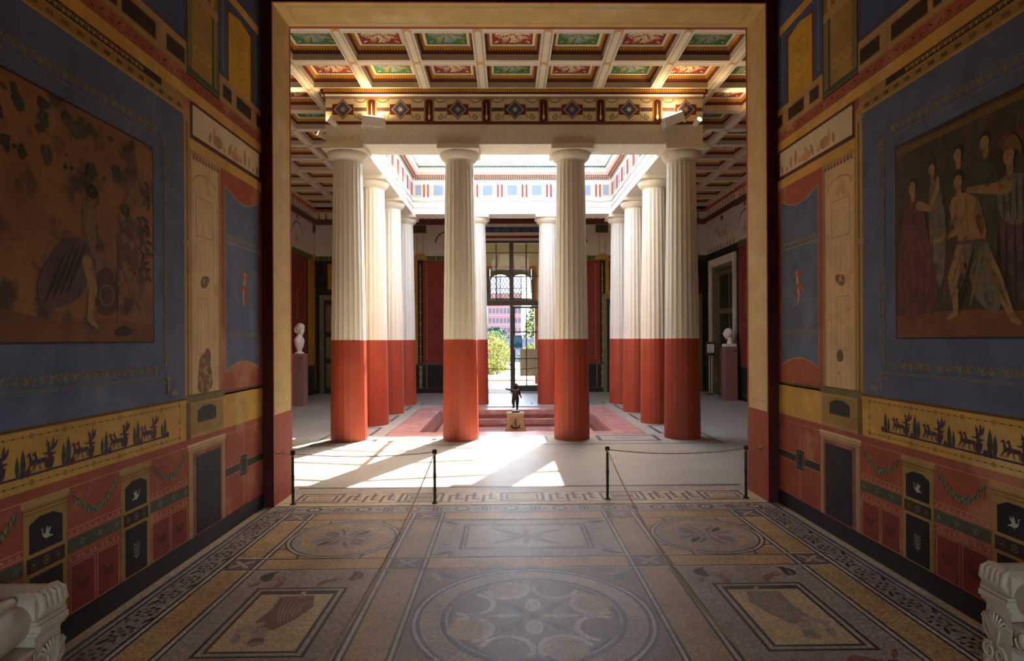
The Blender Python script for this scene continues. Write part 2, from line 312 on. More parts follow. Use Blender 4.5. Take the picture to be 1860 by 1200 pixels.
def paint_side(wall, X, nx, side):
    N = (nx, 0, 0)
    def part(base=1.0):
        mb = MB(); return mb, Canvas(mb, (X, 0, 0), (0, 1, 0), (0, 0, 1), N, base)
    YC = 3.245
    # black plinth
    mb = MB(); a, b = sorted((X - nx * .02, X + nx * .012)); mb.box(a, b, YR, YN, 0, .13, 'base_black'); mb.build('baseboard', wall)
    # yellow frieze strip along the whole wall, with the chariot frieze
    mb, c = part(); c.rect(YR, .872, YN, 1.17, 'yellow'); c.rect(YR, 1.165, YN, 1.185, 'ochre_dark'); c.rect(YR, 1.172, YN, 1.178, 'brown'); mb.build('yellow_band', wall)
    mb, c = part(2); y0, y1 = 2.2, 4.3
    beadrow(c, y0, y1, 1.135, 'brown'); beadrow(c, y0, y1, .905, 'brown'); beadrow(c.at(y1, 0, PI / 2), .905, 1.135, 0, 'brown'); mb.build('bead_line', wall)
    mb, c = part(2); c.stroke([(2.0, .944), (4.12, .944)], [.012, .012], 'plum')
    mb.build('ground_line', wall)
    for i in range(7):
        u = 4.02 - i * .3
        mb, c = part(2.4); d = -1 if i == 3 else 1
        chariot(c.at(u - .15 if side == 'left' else u, .945, 0, .155, 1 if side == 'left' else -1), 'plum', i % 3); mb.build('chariot', wall)
        for du, h in ((.1, .13), (.065, .1)):
            mb, c = part(2.2); cypress(c.at(u + du, .945), h + .02 * (i % 2), 'cypress'); c.disc(u + du + .03, .955, .018, 'plum', .022, n=8); mb.build('cypress_tree', wall)
    # blue field, gold ornament, picture
    b0, b1 = 2.115, 4.375
    mb, c = part(); c.rect(b0, 1.185, b1, 3.26, 'blue'); mb.build('blue_field', wall)
    mb, c = part(2)
    scrollband(c.at(2.5, 3.03), 1.55, .085, 'gold_dim'); c.rect(2.4, 2.975, 4.13, 2.98, 'gold_dim')
    scrollband(c.at(2.5, 1.41), 1.55, .085, 'gold_dim'); c.rect(2.4, 1.355, 4.16, 1.36, 'gold_dim'); c.rect(2.4, 1.345, 4.16, 1.348, 'gold_dim')
    for u in (4.13, 2.36): scrollband(c.at(u, 1.4, PI / 2), 1.6, .06, 'gold_dim'); c.rect(u - .036, 1.2, u - .033, 3.0, 'gold_dim'); c.rect(u + .033, 1.36, u + .036, 3.0, 'gold_dim')
    g = c.at(4.16, 1.22, 0, .16); g.leaf(0, 0, .7, .14, 1.5, 'gold_dim'); g.disc(.0, .75, .12, 'gold_dim'); g.disc(.5, .1, .28, 'gold_dim', .12); g.stroke([(.3, .1), (.25, -.15)], .06, 'gold_dim'); g.stroke([(.65, .1), (.7, -.15)], .06, 'gold_dim')
    g.leaf(0, .5, .5, .08, 2.8, 'gold_dim')
    mb.build('gold_ornament', wall)
    p0, p1, q0, q1 = 2.5, 3.99, 1.6, 2.88
    if side == 'left':
        mb, c = part(2.2); c.rect(p0 - .012, q0 - .012, p1 + .012, q1 + .012, 'brown_dark'); c.rect(p0, q0, p1, q1, 'pic_damaged')
        c.poly([(p0, q0), (p1, q0), (p1, q0 + .1), (3.6, q0 + .14), (3.2, q0 + .1), (p0, q0 + .2)], 'pic_ground'); pic = mb.build('picture', wall)
        def fig(name):
            mb = MB(); return mb, Canvas(mb, (X, 0, 0), (0, 1, 0), (0, 0, 1), N, 4.2)
        mb, c = fig(''); c.limb([(3.385, 2.31), (3.4, 2.2)], [.065, .06], 'skin_dim'); c.disc(3.42, 2.42, .05, 'skin_dim', .06); c.disc(3.41, 2.45, .05, 'hair', .04)
        c.blob([(3.164, 2.13), (3.342, 2.19), (3.463, 2.063), (3.384, 1.954), (3.292, 1.811), (3.046, 1.754), (3.0, 1.9), (3.081, 2.02)], 'robe_purple')
        for t in range(4): c.leaf(3.06 + .05 * t, 1.8 + .02 * t, .32, .03, 1.1, 'brown_dark')
        c.limb([(3.367, 2.044), (3.414, 1.896), (3.384, 1.734)], [.04, .035, .02], 'skin'); c.limb([(3.384, 1.728), (3.445, 1.681)], [.02, .014], 'skin')
        c.limb([(3.375, 2.23), (3.427, 2.098), (3.574, 2.085)], [.03, .025, .016], 'skin_dim'); mb.build('painted_figure', pic)
        mb, c = fig(''); c.blob([(3.622, 2.226), (3.66, 2.29), (3.798, 2.291), (3.842, 2.073), (3.74, 1.95), (3.632, 1.981)], 'robe_red')
        c.disc(3.7, 2.38, .045, 'skin_dim', .055); c.disc(3.7, 2.41, .045, 'hair', .035); c.limb([(3.7, 2.06), (3.809, 1.914), (3.887, 1.79)], [.036, .03, .016], 'skin_dim'); c.limb([(3.65, 2.0), (3.66, 1.86), (3.64, 1.74)], [.036, .028, .016], 'skin_dim')
        c.limb([(3.672, 2.24), (3.776, 2.2), (3.82, 2.3)], [.026, .022, .014], 'skin_dim'); mb.build('painted_figure', pic)
        mb, c = fig(''); c.blob([(3.449, 2.024), (3.588, 2.041), (3.637, 1.784), (3.494, 1.739), (3.418, 1.819)], 'brown'); c.ring(3.53, 1.87, .06, .012, 'skin_dim', 16); c.blob([(3.613, 1.685), (3.739, 1.705), (3.776, 1.638), (3.593, 1.626)], 'brown_dark'); mb.build('painted_shield', pic)
        mb, c = fig('')
        for i in range(40): c.leaf(3.86 + random.random() * .1, 2.0 + random.random() * .65, .07, .025, random.random() * 6, 'pic_green' if i % 3 else 'hair', n=3)
        for i in range(46):
            u, v, r = 2.75 + random.random() * 1.18, 2.3 + random.random() ** .6 * .52, .012 + .035 * random.random() ** 2
            c.blob([(u + r * (.4 + random.random()) * math.cos(t * .7), v + r * (.5 + random.random()) * math.sin(t * .7)) for t in range(9)], 'pic_green' if i % 3 else 'pic_dark', 1)
        mb.build('painted_foliage', pic)
    else:
        mb, c = part(2.2); c.rect(p0 - .012, q0 - .012, p1 + .012, q1 + .012, 'brown_dark'); c.rect(p0, q0, p1, q1, 'pic_dark')
        c.poly([(p0, q0), (p1, q0), (p1, 1.74), (3.4, 1.76), (p0, 1.7)], 'pic_ground')
        for u in (2.99, 3.28, 3.56, 3.86): c.rect(u, 1.8, u + .05, 2.84, 'olive_dark')
        c.rect(p0, 2.82, p1, 2.86, 'ochre_dark'); pic = mb.build('picture', wall)
        def fig(base=4.2):
            mb = MB(); return mb, Canvas(mb, (X, 0, 0), (0, 1, 0), (0, 0, 1), N, base)
        def head(c, u, v, r=.04, hair='hair'): c.disc(u, v + .012, r * 1.08, hair, r * 1.25); c.disc(u + .008, v - .005, r * .78, 'skin', r); c.limb([(u, v - r), (u, v - r * 1.9)], [r * .45, r * .5], 'skin')
        mb, c = fig(3.6); c.blob([(3.36, 2.58), (3.16, 2.58), (3.12, 2.0), (3.36, 2.2)], 'pic_green'); head(c, 3.237, 2.676); mb.build('painted_figure', pic)
        mb, c = fig(3.6); c.blob([(3.52, 2.58), (3.37, 2.58), (3.32, 2.3), (3.54, 2.3)], 'olive_dark'); head(c, 3.433, 2.668, .038); mb.build('painted_figure', pic)
        mb, c = fig(3.6); c.blob([(3.69, 2.57), (3.6, 2.57), (3.526, 2.3), (3.554, 1.9), (3.66, 1.9)], 'robe_grey'); head(c, 3.645, 2.645, .034); mb.build('painted_figure', pic)
        mb, c = fig(); c.blob([(3.888, 2.523), (3.74, 2.489), (3.68, 2.2), (3.62, 2.0), (3.606, 1.757), (3.944, 1.697), (3.975, 1.9), (3.955, 2.221)], 'robe_red')
        for t in range(5): c.leaf(3.66 + .06 * t, 1.74, .5, .014, 1.6 - .03 * t, 'brown_red')
        head(c, 3.823, 2.575, .042); c.limb([(3.77, 2.44), (3.66, 2.4), (3.6, 2.52), (3.6, 2.57)], [.03, .026, .018, .014], 'skin'); mb.build('painted_figure', pic)
        mb, c = fig(5.0); c.limb([(3.272, 2.1), (3.165, 1.904), (3.065, 1.699)], [.05, .04, .018], 'skin'); c.limb([(3.065, 1.693), (3.02, 1.672)], [.02, .012], 'skin')
        c.limb([(3.411, 2.105), (3.481, 1.95), (3.455, 1.751)], [.05, .04, .018], 'skin'); c.limb([(3.455, 1.744), (3.52, 1.71)], [.02, .012], 'skin')
        c.blob([(3.508, 2.40), (3.45, 2.44), (3.36, 2.43), (3.26, 2.34), (3.215, 2.1), (3.424, 2.1), (3.455, 2.26)], 'skin')
        c.blob([(3.44, 2.16), (3.2, 2.14), (3.202, 1.953), (3.12, 1.76), (3.2, 1.72), (3.32, 1.824), (3.35, 1.95)], 'robe_grey')
        for t in range(4): c.leaf(3.4 - .05 * t, 2.13, .33, .012, -1.2 + .05 * t, 'skin_dim')
        c.leaf(3.3, 2.38, .24, .06, -1.75, 'skin_dim'); c.leaf(3.46, 2.36, .12, .03, -1.2, 'skin_dim'); c.stroke([(3.38, 2.4), (3.36, 2.2)], .01, 'skin_dim'); c.leaf(3.26, 2.08, .36, .035, -2.05, 'skin_dim'); c.leaf(3.43, 2.08, .2, .03, -1.9, 'skin_dim'); c.stroke([(3.45, 2.15), (3.2, 2.13)], .02, 'robe_purple'); c.leaf(3.32, 2.1, .38, .03, -1.25, 'brown_dark'); c.leaf(3.26, 2.1, .36, .025, -1.3, 'olive'); head(c, 3.43, 2.51, .042); c.limb([(3.47, 2.37), (3.44, 2.22), (3.62, 2.185)], [.034, .028, .016], 'skin'); mb.build('painted_figure', pic)
        mb, c = fig(4.6); c.blob([(3.17, 2.25), (2.9, 2.22), (2.86, 1.688), (3.0, 1.74), (3.11, 2.002)], 'robe_purple'); c.blob([(3.165, 2.43), (3.1, 2.46), (2.96, 2.43), (2.95, 2.157), (3.15, 2.211)], 'robe_grey')
        head(c, 3.078, 2.555, .046); c.arc(3.065, 2.6, .075, .2, 2.9, .035, 'robe_red'); c.blob([(3.13, 2.58), (3.12, 2.64), (3.05, 2.66), (3.01, 2.6), (3.0, 2.52), (3.04, 2.58)], 'ochre_dark')
        [c.leaf(2.95 + .05 * t, 2.2, .45, .02, -1.65 + .03 * t, 'brown_dark') for t in range(5)]; [c.leaf(3.0 + .04 * t, 2.42, .22, .015, -1.6, 'olive_dark') for t in range(4)]; c.limb([(3.1, 2.39), (3.221, 2.41), (3.36, 2.44)], [.036, .028, .016], 'skin'); mb.build('painted_figure', pic)
    # painted cornice over the blue field
    mb, c = part(); c.rect(2.0, 3.26, 4.41, 3.4, 'ochre'); c.rect(2.1, 3.26, 4.4, 3.275, 'gold'); c.rect(2.1, 3.345, 4.1, 3.395, 'brown_dark'); scrollband(c.at(2.2, 3.37), 1.7, .05, 'gold'); c.rect(2.0, 3.335, 4.41, 3.34, 'gold')
    for i in range(16): c.rect(4.34 - i * .11, 3.292, 4.29 - i * .11, 3.315, 'green' if i < 9 else 'ochre_dark')
    mb.build('painted_cornice', wall)
    mb, c = part(1.6); c.rect(YR, 3.4, YN, 3.49, 'yellow'); c.rect(YR, 3.49, YN, 3.575, 'red'); c.rect(YR, 3.485, YN, 3.494, 'ochre_dark')
    for i in range(40): c.leaf(2.6 + i * .08, 3.53, .05, .014, .5 if i % 2 else -.5, 'brown_red', n=3)
    mb.build('painted_string_course', wall)
    # upper zone: ochre plinth with dark panels, then blue bays, architecture and yellow panels
    mb, c = part(); c.rect(YR, 3.575, YN, 3.8, 'tan'); c.rect(YR, 3.575, YN, 3.59, 'ochre'); c.rect(YR, 3.785, YN, 3.8, 'gold'); mb.build('painted_plinth', wall)
    for u0, u1 in ((5.64, 5.75), (5.23, 5.53), (4.98, 5.14), (4.16, 4.4), (3.68, 4.04), (3.56, 3.64), (3.28, 3.5), (2.9, 3.2), (2.4, 2.8)):
        mb, c = part(2); c.rect(u0, 3.625, u1, 3.745, 'brown_dark'); c.frame(u0, 3.625, u1, 3.745, .008, 'ochre_dark'); mb.build('dark_panel', wall)
    mb, c = part(); c.rect(3.62, 3.8, 4.42, 5.4, 'blue_deep'); c.rect(2.3, 3.8, 3.52, 5.4, 'blue_deep')
    c.rect(3.52, 3.8, 3.62, 5.4, 'tan'); c.rect(3.545, 3.8, 3.57, 5.4, 'gold')
    for i in range(6): c.spiral(3.85 + .03 * (i % 2), 4.0 + i * .2, .08, 1.2, i, .012, 'gold_dim', 1 if i % 2 else -1); c.leaf(3.85, 3.9 + i * .2, .16, .02, 1.6, 'gold_dim')
    c.frame(3.64, 3.82, 4.4, 5.3, .012, 'brown'); mb.build('upper_blue_bay', wall)
    mb, c = part(2); c.rect(4.42, 3.575, 4.92, 5.6, 'olive'); c.rect(4.44, 3.6, 4.9, 3.64, 'green'); c.rect(4.5, 3.64, 4.86, 4.5, 'ochre'); c.rect(4.8, 3.64, 4.84, 4.3, 'green'); c.rect(4.42, 4.2, 4.92, 4.27, 'tan')
    for i in range(4): c.rect(4.47 + i * .11, 4.27, 4.5 + i * .11, 5.2, 'gold')
    for i in range(3): c.ring(4.56 + i * .09, 3.8, .035, .01, 'gold', 14)
    for i in range(3): c.ring(4.56 + i * .09, 4.33, .035, .01, 'brown', 14)
    c.frame(4.42, 3.575, 4.92, 5.6, .014, 'black'); mb.build('painted_architecture', wall)
    mb, c = part(); c.rect(4.92, 3.8, YN, 5.5, 'blue_deep'); c.rect(5.06, 3.8, 5.56, 4.43, 'brown_red'); c.rect(5.09, 3.8, 5.52, 4.4, 'yellow_bright'); c.poly([(5.09, 4.4), (5.52, 4.4), (5.3, 4.44)], 'yellow_bright')
    c.poly([(4.95, 4.5), (5.7, 4.5), (5.7, 4.58), (4.95, 4.58)], 'yellow')
    for i in range(5): c.leaf(5.3, 3.9 + .09 * i, .08, .012, .6, 'gold_dim'); c.leaf(5.3, 3.9 + .09 * i, .08, .012, 2.5, 'gold_dim')
    scrollband(c.at(4.99, 3.85, PI / 2), .7, .05, 'gold_dim'); scrollband(c.at(5.64, 3.85, PI / 2), .7, .05, 'gold_dim'); mb.build('upper_yellow_panel', wall)
    mb, c = part(); c.rect(YR, 5.5, YN, ZC, 'yellow'); mb.build('upper_yellow_field', wall)
    # bays on both sides of the blue field
    for s in (1, -1):
        def U(y): return y if s == 1 else 2 * YC - y
        def R(c, a, v0, b, v1, m): c.rect(min(U(a), U(b)), v0, max(U(a), U(b)), v1, m)
        mb, c = part(1.3); R(c, 4.375, 1.185, 4.465, 3.3, 'ochre'); R(c, 4.385, 1.2, 4.4, 3.28, 'gold'); R(c, 4.415, 1.2, 4.43, 3.28, 'ochre_dark'); R(c, 4.44, 1.2, 4.455, 3.28, 'gold')
        R(c, 4.37, 2.3, 4.47, 2.34, 'tan'); c.disc(U(4.41), 3.27, .05, 'tan', .06); mb.build('painted_moulding', wall)
        mb, c = part(1.2); R(c, 4.465, 1.185, 4.935, 3.03, 'tan'); R(c, 4.48, 1.185, 4.90, 3.0, 'beige'); R(c, 4.895, 1.185, 4.903, 3.0, 'ochre_dark'); R(c, 4.915, 1.185, 4.922, 3.0, 'ochre_dark'); R(c, 4.49, 1.2, 4.494, 2.9, 'tan'); R(c, 4.87, 1.2, 4.874, 2.9, 'tan')
        for t in (4.53, 4.6, 4.67, 4.74, 4.81): R(c, t, 2.12, t + .003, 2.38, 'tan'); R(c, t, 1.2, t + .003, 1.9, 'tan')
        c.arc(U(4.68), 2.8, .17, 0, PI, .012, 'tan', rv=.08); R(c, 4.57, 1.95, 4.66, 2.12, 'beige'); c.frame(min(U(4.56), U(4.72)), 1.5, max(U(4.56), U(4.72)), 1.93, .006, 'tan'); c.frame(min(U(4.54), U(4.8)), 2.4, max(U(4.54), U(4.8)), 2.7, .008, 'tan')
        c.blob([(U(4.6), 2.02), (U(4.62), 2.1), (U(4.74), 2.11), (U(4.75), 2.06), (U(4.66), 2.0)], 'plaster_stain')
        if side == 'left': c.blob([(U(4.55), 1.2), (U(4.76), 1.2), (U(4.8), 1.3), (U(4.74), 1.42), (U(4.77), 1.5), (U(4.7), 1.56), (U(4.66), 1.5), (U(4.58), 1.48), (U(4.56), 1.32)], 'plaster_stain')
        else: c.blob([(U(4.62), 1.42), (U(4.72), 1.4), (U(4.74), 1.48), (U(4.66), 1.52)], 'plaster_stain'); c.disc(U(4.7), 1.32, .02, 'plaster_stain')
        for i in range(9): R(c, 4.5 + i * .046, 2.97, 4.53 + i * .046, 3.0, 'ochre_dark')
        mb.build('painted_pilaster', wall)
        mb, c = part(2.2); R(c, 4.4, .87, 4.97, 1.17, 'tan'); R(c, 4.42, .9, 4.95, 1.12, 'ochre'); R(c, 4.4, 1.14, 4.98, 1.2, 'olive'); R(c, 4.4, 1.185, 4.98, 1.2, 'ochre_dark'); R(c, 4.39, .872, 4.45, 1.14, 'ochre_dark')
        a, b = sorted((U(4.55), U(4.84))); c.poly([(a, .98), (b, .98), (b, 1.07), ((a + b) / 2 + .06, 1.1), ((a + b) / 2 - .06, 1.1), (a, 1.07)], 'green_dark'); c.stroke([(a, .98), (b, .98)], .008, 'ochre_dark'); mb.build('painted_plinth_block', wall)
        mb, c = part(1.0); R(c, 4.935, 1.15, 5.75, 3.03, 'red'); mb.build('red_panel', wall)
        mb, c = part(2.0); n = 12; P = []
        for i in range(n + 1): t = i / n; P.append((U(5.01 + .67 * t), 2.90 - .085 * math.sin(PI * t)))
        for i in range(n + 1): t = 1 - i / n; P.append((U(5.01 + .67 * t), 1.345 + .075 * math.sin(PI * t)))
        c.poly(P, 'blue'); c.stroke(P[:n + 1], .01, 'tan'); c.stroke(P[n + 1:], .01, 'tan'); R(c, 4.998, 1.34, 5.01, 2.9, 'tan')
        scrollband(c.at(min(U(5.03), U(5.66)), 2.48), .62, .07, 'gold_dim'); R(c, 5.02, 2.43, 5.67, 2.436, 'gold'); scrollband(c.at(min(U(5.03), U(5.66)), 1.66), .62, .05, 'gold_dim')
        blue = mb.build('blue_inset', wall)
        mb = MB(); c = Canvas(mb, (X, 0, 0), (0, 1, 0), (0, 0, 1), N, 3.6); g = c.at(U(5.36), 2.05, 0, .2)
        g.limb([(0, .1), (.05, .5)], [.12, .1], 'pink_line'); g.disc(.08, .72, .1, 'pink_line'); g.leaf(-.05, .45, .6, .16, 2.3, 'red'); g.leaf(.1, .45, .5, .14, .7, 'red'); g.limb([(0, .1), (-.12, -.35), (.0, -.7)], [.1, .07, .03], 'pink_line'); g.limb([(.05, .1), (.2, -.3), (.16, -.65)], [.1, .07, .03], 'red')
        g.leaf(.0, .2, .7, .2, -2.6, 'red'); mb.build('painted_figure', blue)
        mb, c = part(1.2); R(c, 4.465, 3.03, YN if s == 1 else 5.75, 3.12, 'yellow'); R(c, 4.465, 3.115, 5.75, 3.41, 'brown'); mb.build('landscape_frame', wall)
        mb, c = part(2.2); R(c, 4.5, 3.15, 5.7, 3.375, 'cream')
        for i in range(12): c.leaf(U(4.75 + .08 * i), 3.17, .1 + .06 * math.sin(i * 1.7), .05, 1.3 + .3 * math.sin(i), 'pink_line' if i % 2 else 'tan', n=4)
        c.disc(U(4.9), 3.22, .07, 'tan', .05); c.disc(U(5.2), 3.2, .09, 'pink_line', .04); mb.build('landscape_picture', wall)
    # dado --------------------------------------------------------
    mb, c = part(1.4); c.rect(YR, .815, YN, .819, 'pink_line'); mb.build('white_line', wall)
    mb, c = part(1.2)
    c.rect(5.0, .465, YN, .525, 'green_dark'); c.rect(5.0, .455, YN, .459, 'pink_line'); c.rect(5.0, .531, YN, .535, 'pink_line')
    for u in (5.325, 5.345): c.rect(u, .15, u + .004, .8, 'pink_line')
    mb.build('green_band', wall)
    mb, c = part(2); c.rect(5.26, .4, 5.41, .59, 'pink_line'); c.rect(5.265, .405, 5.405, .585, 'black_soft'); c.frame(5.285, .43, 5.385, .56, .006, 'sage'); mb.build('dark_square', wall)
    mb, c = part(1.4)
    c.rect(4.425, .13, 4.985, .83, 'tan'); c.rect(4.41, .79, 5.0, .83, 'beige'); c.rect(4.41, .8, 5.0, .805, 'ochre_dark'); c.rect(4.48, .13, 4.94, .76, 'blue'); c.rect(4.5, .13, 4.935, .755, 'red'); mb.build('painted_door_frame', wall)
    mb, c = part(2.6); c.rect(4.525, .14, 4.91, .73, 'black_soft'); mb.build('dark_door_panel', wall)
    y = 3.95; i = 0
    while y > YR + .8:
        g0, g1 = y, (4.415 if i == 0 else y + .435)
        mb, c = part(1.2); garland(c, g0 + .035, g1 - .035, .78, .13, 'sage', 'green'); mb.build('garland', wall)
        mb, c = part(1.2); c.rect(g0, .585, g1, .589, 'pink_line'); c.rect(g0, .548, g1, .552, 'pink_line'); c.rect(g0, .405, g1, .409, 'pink_line'); c.rect(g0, .448, g1, .45, 'pink_line')
        n = 9
        for k in range(n):
            u = g0 + (k + .5) * (g1 - g0) / n; c.arc(u, .556, .014, 0, PI, .004, 'pink_line', 6); c.stroke([(u, .556), (u, .578)], .003, 'pink_line'); c.leaf(u, .415, .026, .012, 1.57 + .6 * (-1) ** k, 'pink_line', n=3)
        mb.build('border_line', wall)
        mb, c = part(1.2); c.rect(g0, .463, g1, .536, 'green')
        for k in range(6):
            u = g0 + (k + .5) * (g1 - g0) / 6
            for a in range(4): c.leaf(u, .5, .03, .010, a * PI / 2 + .4, 'mo_red' if k % 2 else 'robe_red', n=3)
        mb.build('flower_band', wall)
        for a, b in ((g0 + .02, (g0 + g1) / 2 - .012), ((g0 + g1) / 2 + .012, g1 - .02)):
            mb, c = part(1.2); c.rect(a, .14, b, .39, 'red_deep'); c.frame(a, .135, b, .392, .004, 'pink_line')
            garland(c, a + .05, b - .05, .29, .04, 'brown_dark', 'brown_red'); mb.build('lower_panel', wall)
        n0, n1 = g0 - .295, g0 - .005
        mb, c = part(1.3); c.rect(n0, .13, n1, .80, 'ochre'); c.rect(n0 - .015, .785, n1 + .015, .815, 'tan'); c.rect(n0 - .01, .765, n1 + .01, .772, 'ochre_dark'); c.rect(n0, .745, n1, .75, 'ochre_dark'); mb.build('niche_frame', wall)
        mb, c = part(2.2); c.poly([(n0 + .035, .55), (n1 - .035, .55), (n1 - .035, .695), (n1 - .1, .725), (n0 + .1, .725), (n0 + .035, .695)], 'black'); mb.build('black_niche', wall)
        mb, c = part(2.8); swan(c.at((n0 + n1) / 2, .615, 0, .06, -1 if i % 2 else 1), 'white_paint'); mb.build('painted_swan', wall)
        mb, c = part(2.2); c.rect(n0 + .02, .455, n1 - .02, .53, 'brown_dark')
        for k in (-1, 0, 1): c.ring((n0 + n1) / 2 + k * .08, .492, .02, .005, 'robe_red' if k else 'sage', 14); c.disc((n0 + n1) / 2 + k * .08, .492, .007, 'sage')
        mb.build('ring_band', wall)
        mb, c = part(2.2); c.rect(n0 + .035, .14, n1 - .035, .435, 'black'); mb.build('black_niche', wall)
        mb, c = part(2.8); g = c.at((n0 + n1) / 2, .27, 0, .08); g.leaf(0, -.7, 1.6, .12, 1.57, 'sage')
        for k in range(4): g.leaf(0, -.5 + .3 * k, .55, .16, .7, 'sage'); g.leaf(0, -.5 + .3 * k, .55, .16, 2.4, 'sage')
        mb.build('painted_bouquet', wall)
        y -= .735; i += 1

for side, nx in (('left', 1), ('right', -1)):
    X = -nx * RW; a, b = sorted((X, X - nx * .3))
    mb = MB(); mb.box(a, b, YR - .3, YN, -.1, ZC, 'red')
    wl = mb.build('wall_' + side); label(wl, 'frescoed %s wall of the dim front room, blue field with a large dark picture' % side, 'wall', kind='structure')
    paint_side(wl, X, nx, side)

# end wall with the great opening
wf = empty('wall_front'); label(wf, 'red and yellow pier and lintel framing the wide opening to the columned hall', 'wall', kind='structure')
for s in (-1, 1):
    mb = MB(); a, b = sorted((s * JW, s * (AX + .3))); mb.box(a, b, YN, YF, -.1, ZC, 'maroon'); pier = mb.build('pier', wf)
    N = (-s, 0, 0)
    mb = MB(); c = Canvas(mb, (s * JW, 0, 0), (0, 1, 0), (0, 0, 1), N); c.rect(YN, 0, YF, ZL + .3, 'red_jamb'); mb.build('red_jamb_field', pier)
    mb = MB(); c = Canvas(mb, (s * JW, 0, 0), (0, 1, 0), (0, 0, 1), N, 2); c.rect(YN + .02, .88, YF - .045, ZL, 'yellow_pale')
    c.frame(YN + .08, .97, YF - .1, ZL - .08, .005, 'ochre'); c.rect(YN + .095, 1.0, YF - .115, ZL - .11, 'yellow_pale'); mb.build('yellow_jamb_panel', pier)
mb = MB(); mb.box(-JW, JW, YN, YF, ZL, ZC, 'maroon'); li = mb.build('lintel', wf)
mb = MB(); c = Canvas(mb, (0, 0, ZL), (1, 0, 0), (0, 1, 0), (0, 0, -1)); c.rect(-JW, YN, JW, YF, 'red_jamb'); c.rect(-JW, YN + .02, JW, YF - .045, 'yellow_pale')
c.frame(-JW + .1, YN + .08, JW - .1, YF - .1, .005, 'ochre'); c.frame(-JW + .12, YN + .1, JW - .12, YF - .12, .003, 'brown'); mb.build('yellow_soffit_panel', li)
mb = MB(); mb.box(-RW - .3, RW + .3, YR - .3, YF, ZC, ZC + .2, 'yellow'); label(mb.build('ceiling'), 'plain painted ceiling of the front room, above the picture', 'ceiling', kind='structure')
# rear wall behind the viewer with a doorway to the garden court
mb = MB(); DW = .8; DH = 2.4
mb.box(-RW, -DW, YR - .3, YR, -.1, ZC, 'red'); mb.box(DW, RW, YR - .3, YR, -.1, ZC, 'red'); mb.box(-DW, DW, YR - .3, YR, DH, ZC, 'red')
label(mb.build('wall_rear'), 'red rear wall with a doorway behind the viewer', 'wall', kind='structure')

# ------------------------------------------------------------------ mosaic floor
mb = MB(); mb.box(-RW, RW, YR - .3, YN, -.1, 0, 'mo_beige'); mb.box(-JW, JW, YN, YF + .18, -.1, 0, 'mo_beige')
fl = mb.build('floor'); label(fl, 'patterned tesserae mosaic floor of the front room', 'floor', kind='structure')
def fpart(base=1.0):
    mb = MB(); return mb, Canvas(mb, ZERO, (1, 0, 0), (0, 1, 0), (0, 0, 1), base)
# long stripes
mb, c = fpart()
for s in (-1, 1):
    def S(a, b, m, y0=YR, y1=5.55): c.rect(min(s * a, s * b), y0, max(s * a, s * b), y1, m)
    S(2.5, 2.43, 'mo_cream'); S(2.42, 2.395, 'mo_blue', y1=YN); S(2.37, 2.355, 'mo_dark'); S(2.35, 2.19, 'mo_grey'); S(2.195, 2.18, 'mo_dark')
    S(2.175, 2.155, 'mo_white'); S(2.155, 2.14, 'mo_dark'); S(2.135, 1.955, 'mo_yellow', y1=5.5); S(1.955, 1.94, 'mo_dark', y1=5.5); S(1.935, 1.915, 'mo_white', y1=5.5); S(1.915, 1.90, 'mo_dark', y1=5.5)
    S(1.03, 1.012, 'mo_dark', y1=5.5); S(1.012, .99, 'mo_white', y1=5.5); S(.99, .975, 'mo_dark', y1=5.5); S(.975, .765, 'mo_tan', y1=5.5)
    S(.765, .75, 'mo_dark', y1=5.5); S(.75, .732, 'mo_white', y1=5.5); S(.732, .715, 'mo_dark', y1=5.5)
mb.build('mosaic_stripe', fl)
rows = [(5.5, 5.3), (4.37, 4.17), (2.75, 2.55), (1.62, 1.42), (0.0, -.2)]
mb, c = fpart(2)
for a, b in rows:
    for x0, x1 in ((-1.9, -1.03), (-.715, .715), (1.03, 1.9)): c.rect(x0, b, x1, a, 'mo_yellow')
    for y in (a, b):
        sgn = 1 if y == a else -1
        c.rect(-2.135, y - .008, 2.135, y + .008, 'mo_dark'); c.rect(-2.135, y + sgn * .008, 2.135, y + sgn * .022, 'mo_white')
mb.build('mosaic_cross_stripe', fl)
for a, b in rows:
    for x in (-2.045, -.87, .87, 2.045):
        mb, c = fpart(3.2); h = .095 if abs(x) > 2 else .105
        c.rect(x - h, b + .01, x + h, a - .01, 'mo_purple')
        for q in range(4): c.leaf(x, (a + b) / 2, .1, .035, PI / 4 + q * PI / 2, 'mo_beige', n=4)
        mb.build('mosaic_square', fl)
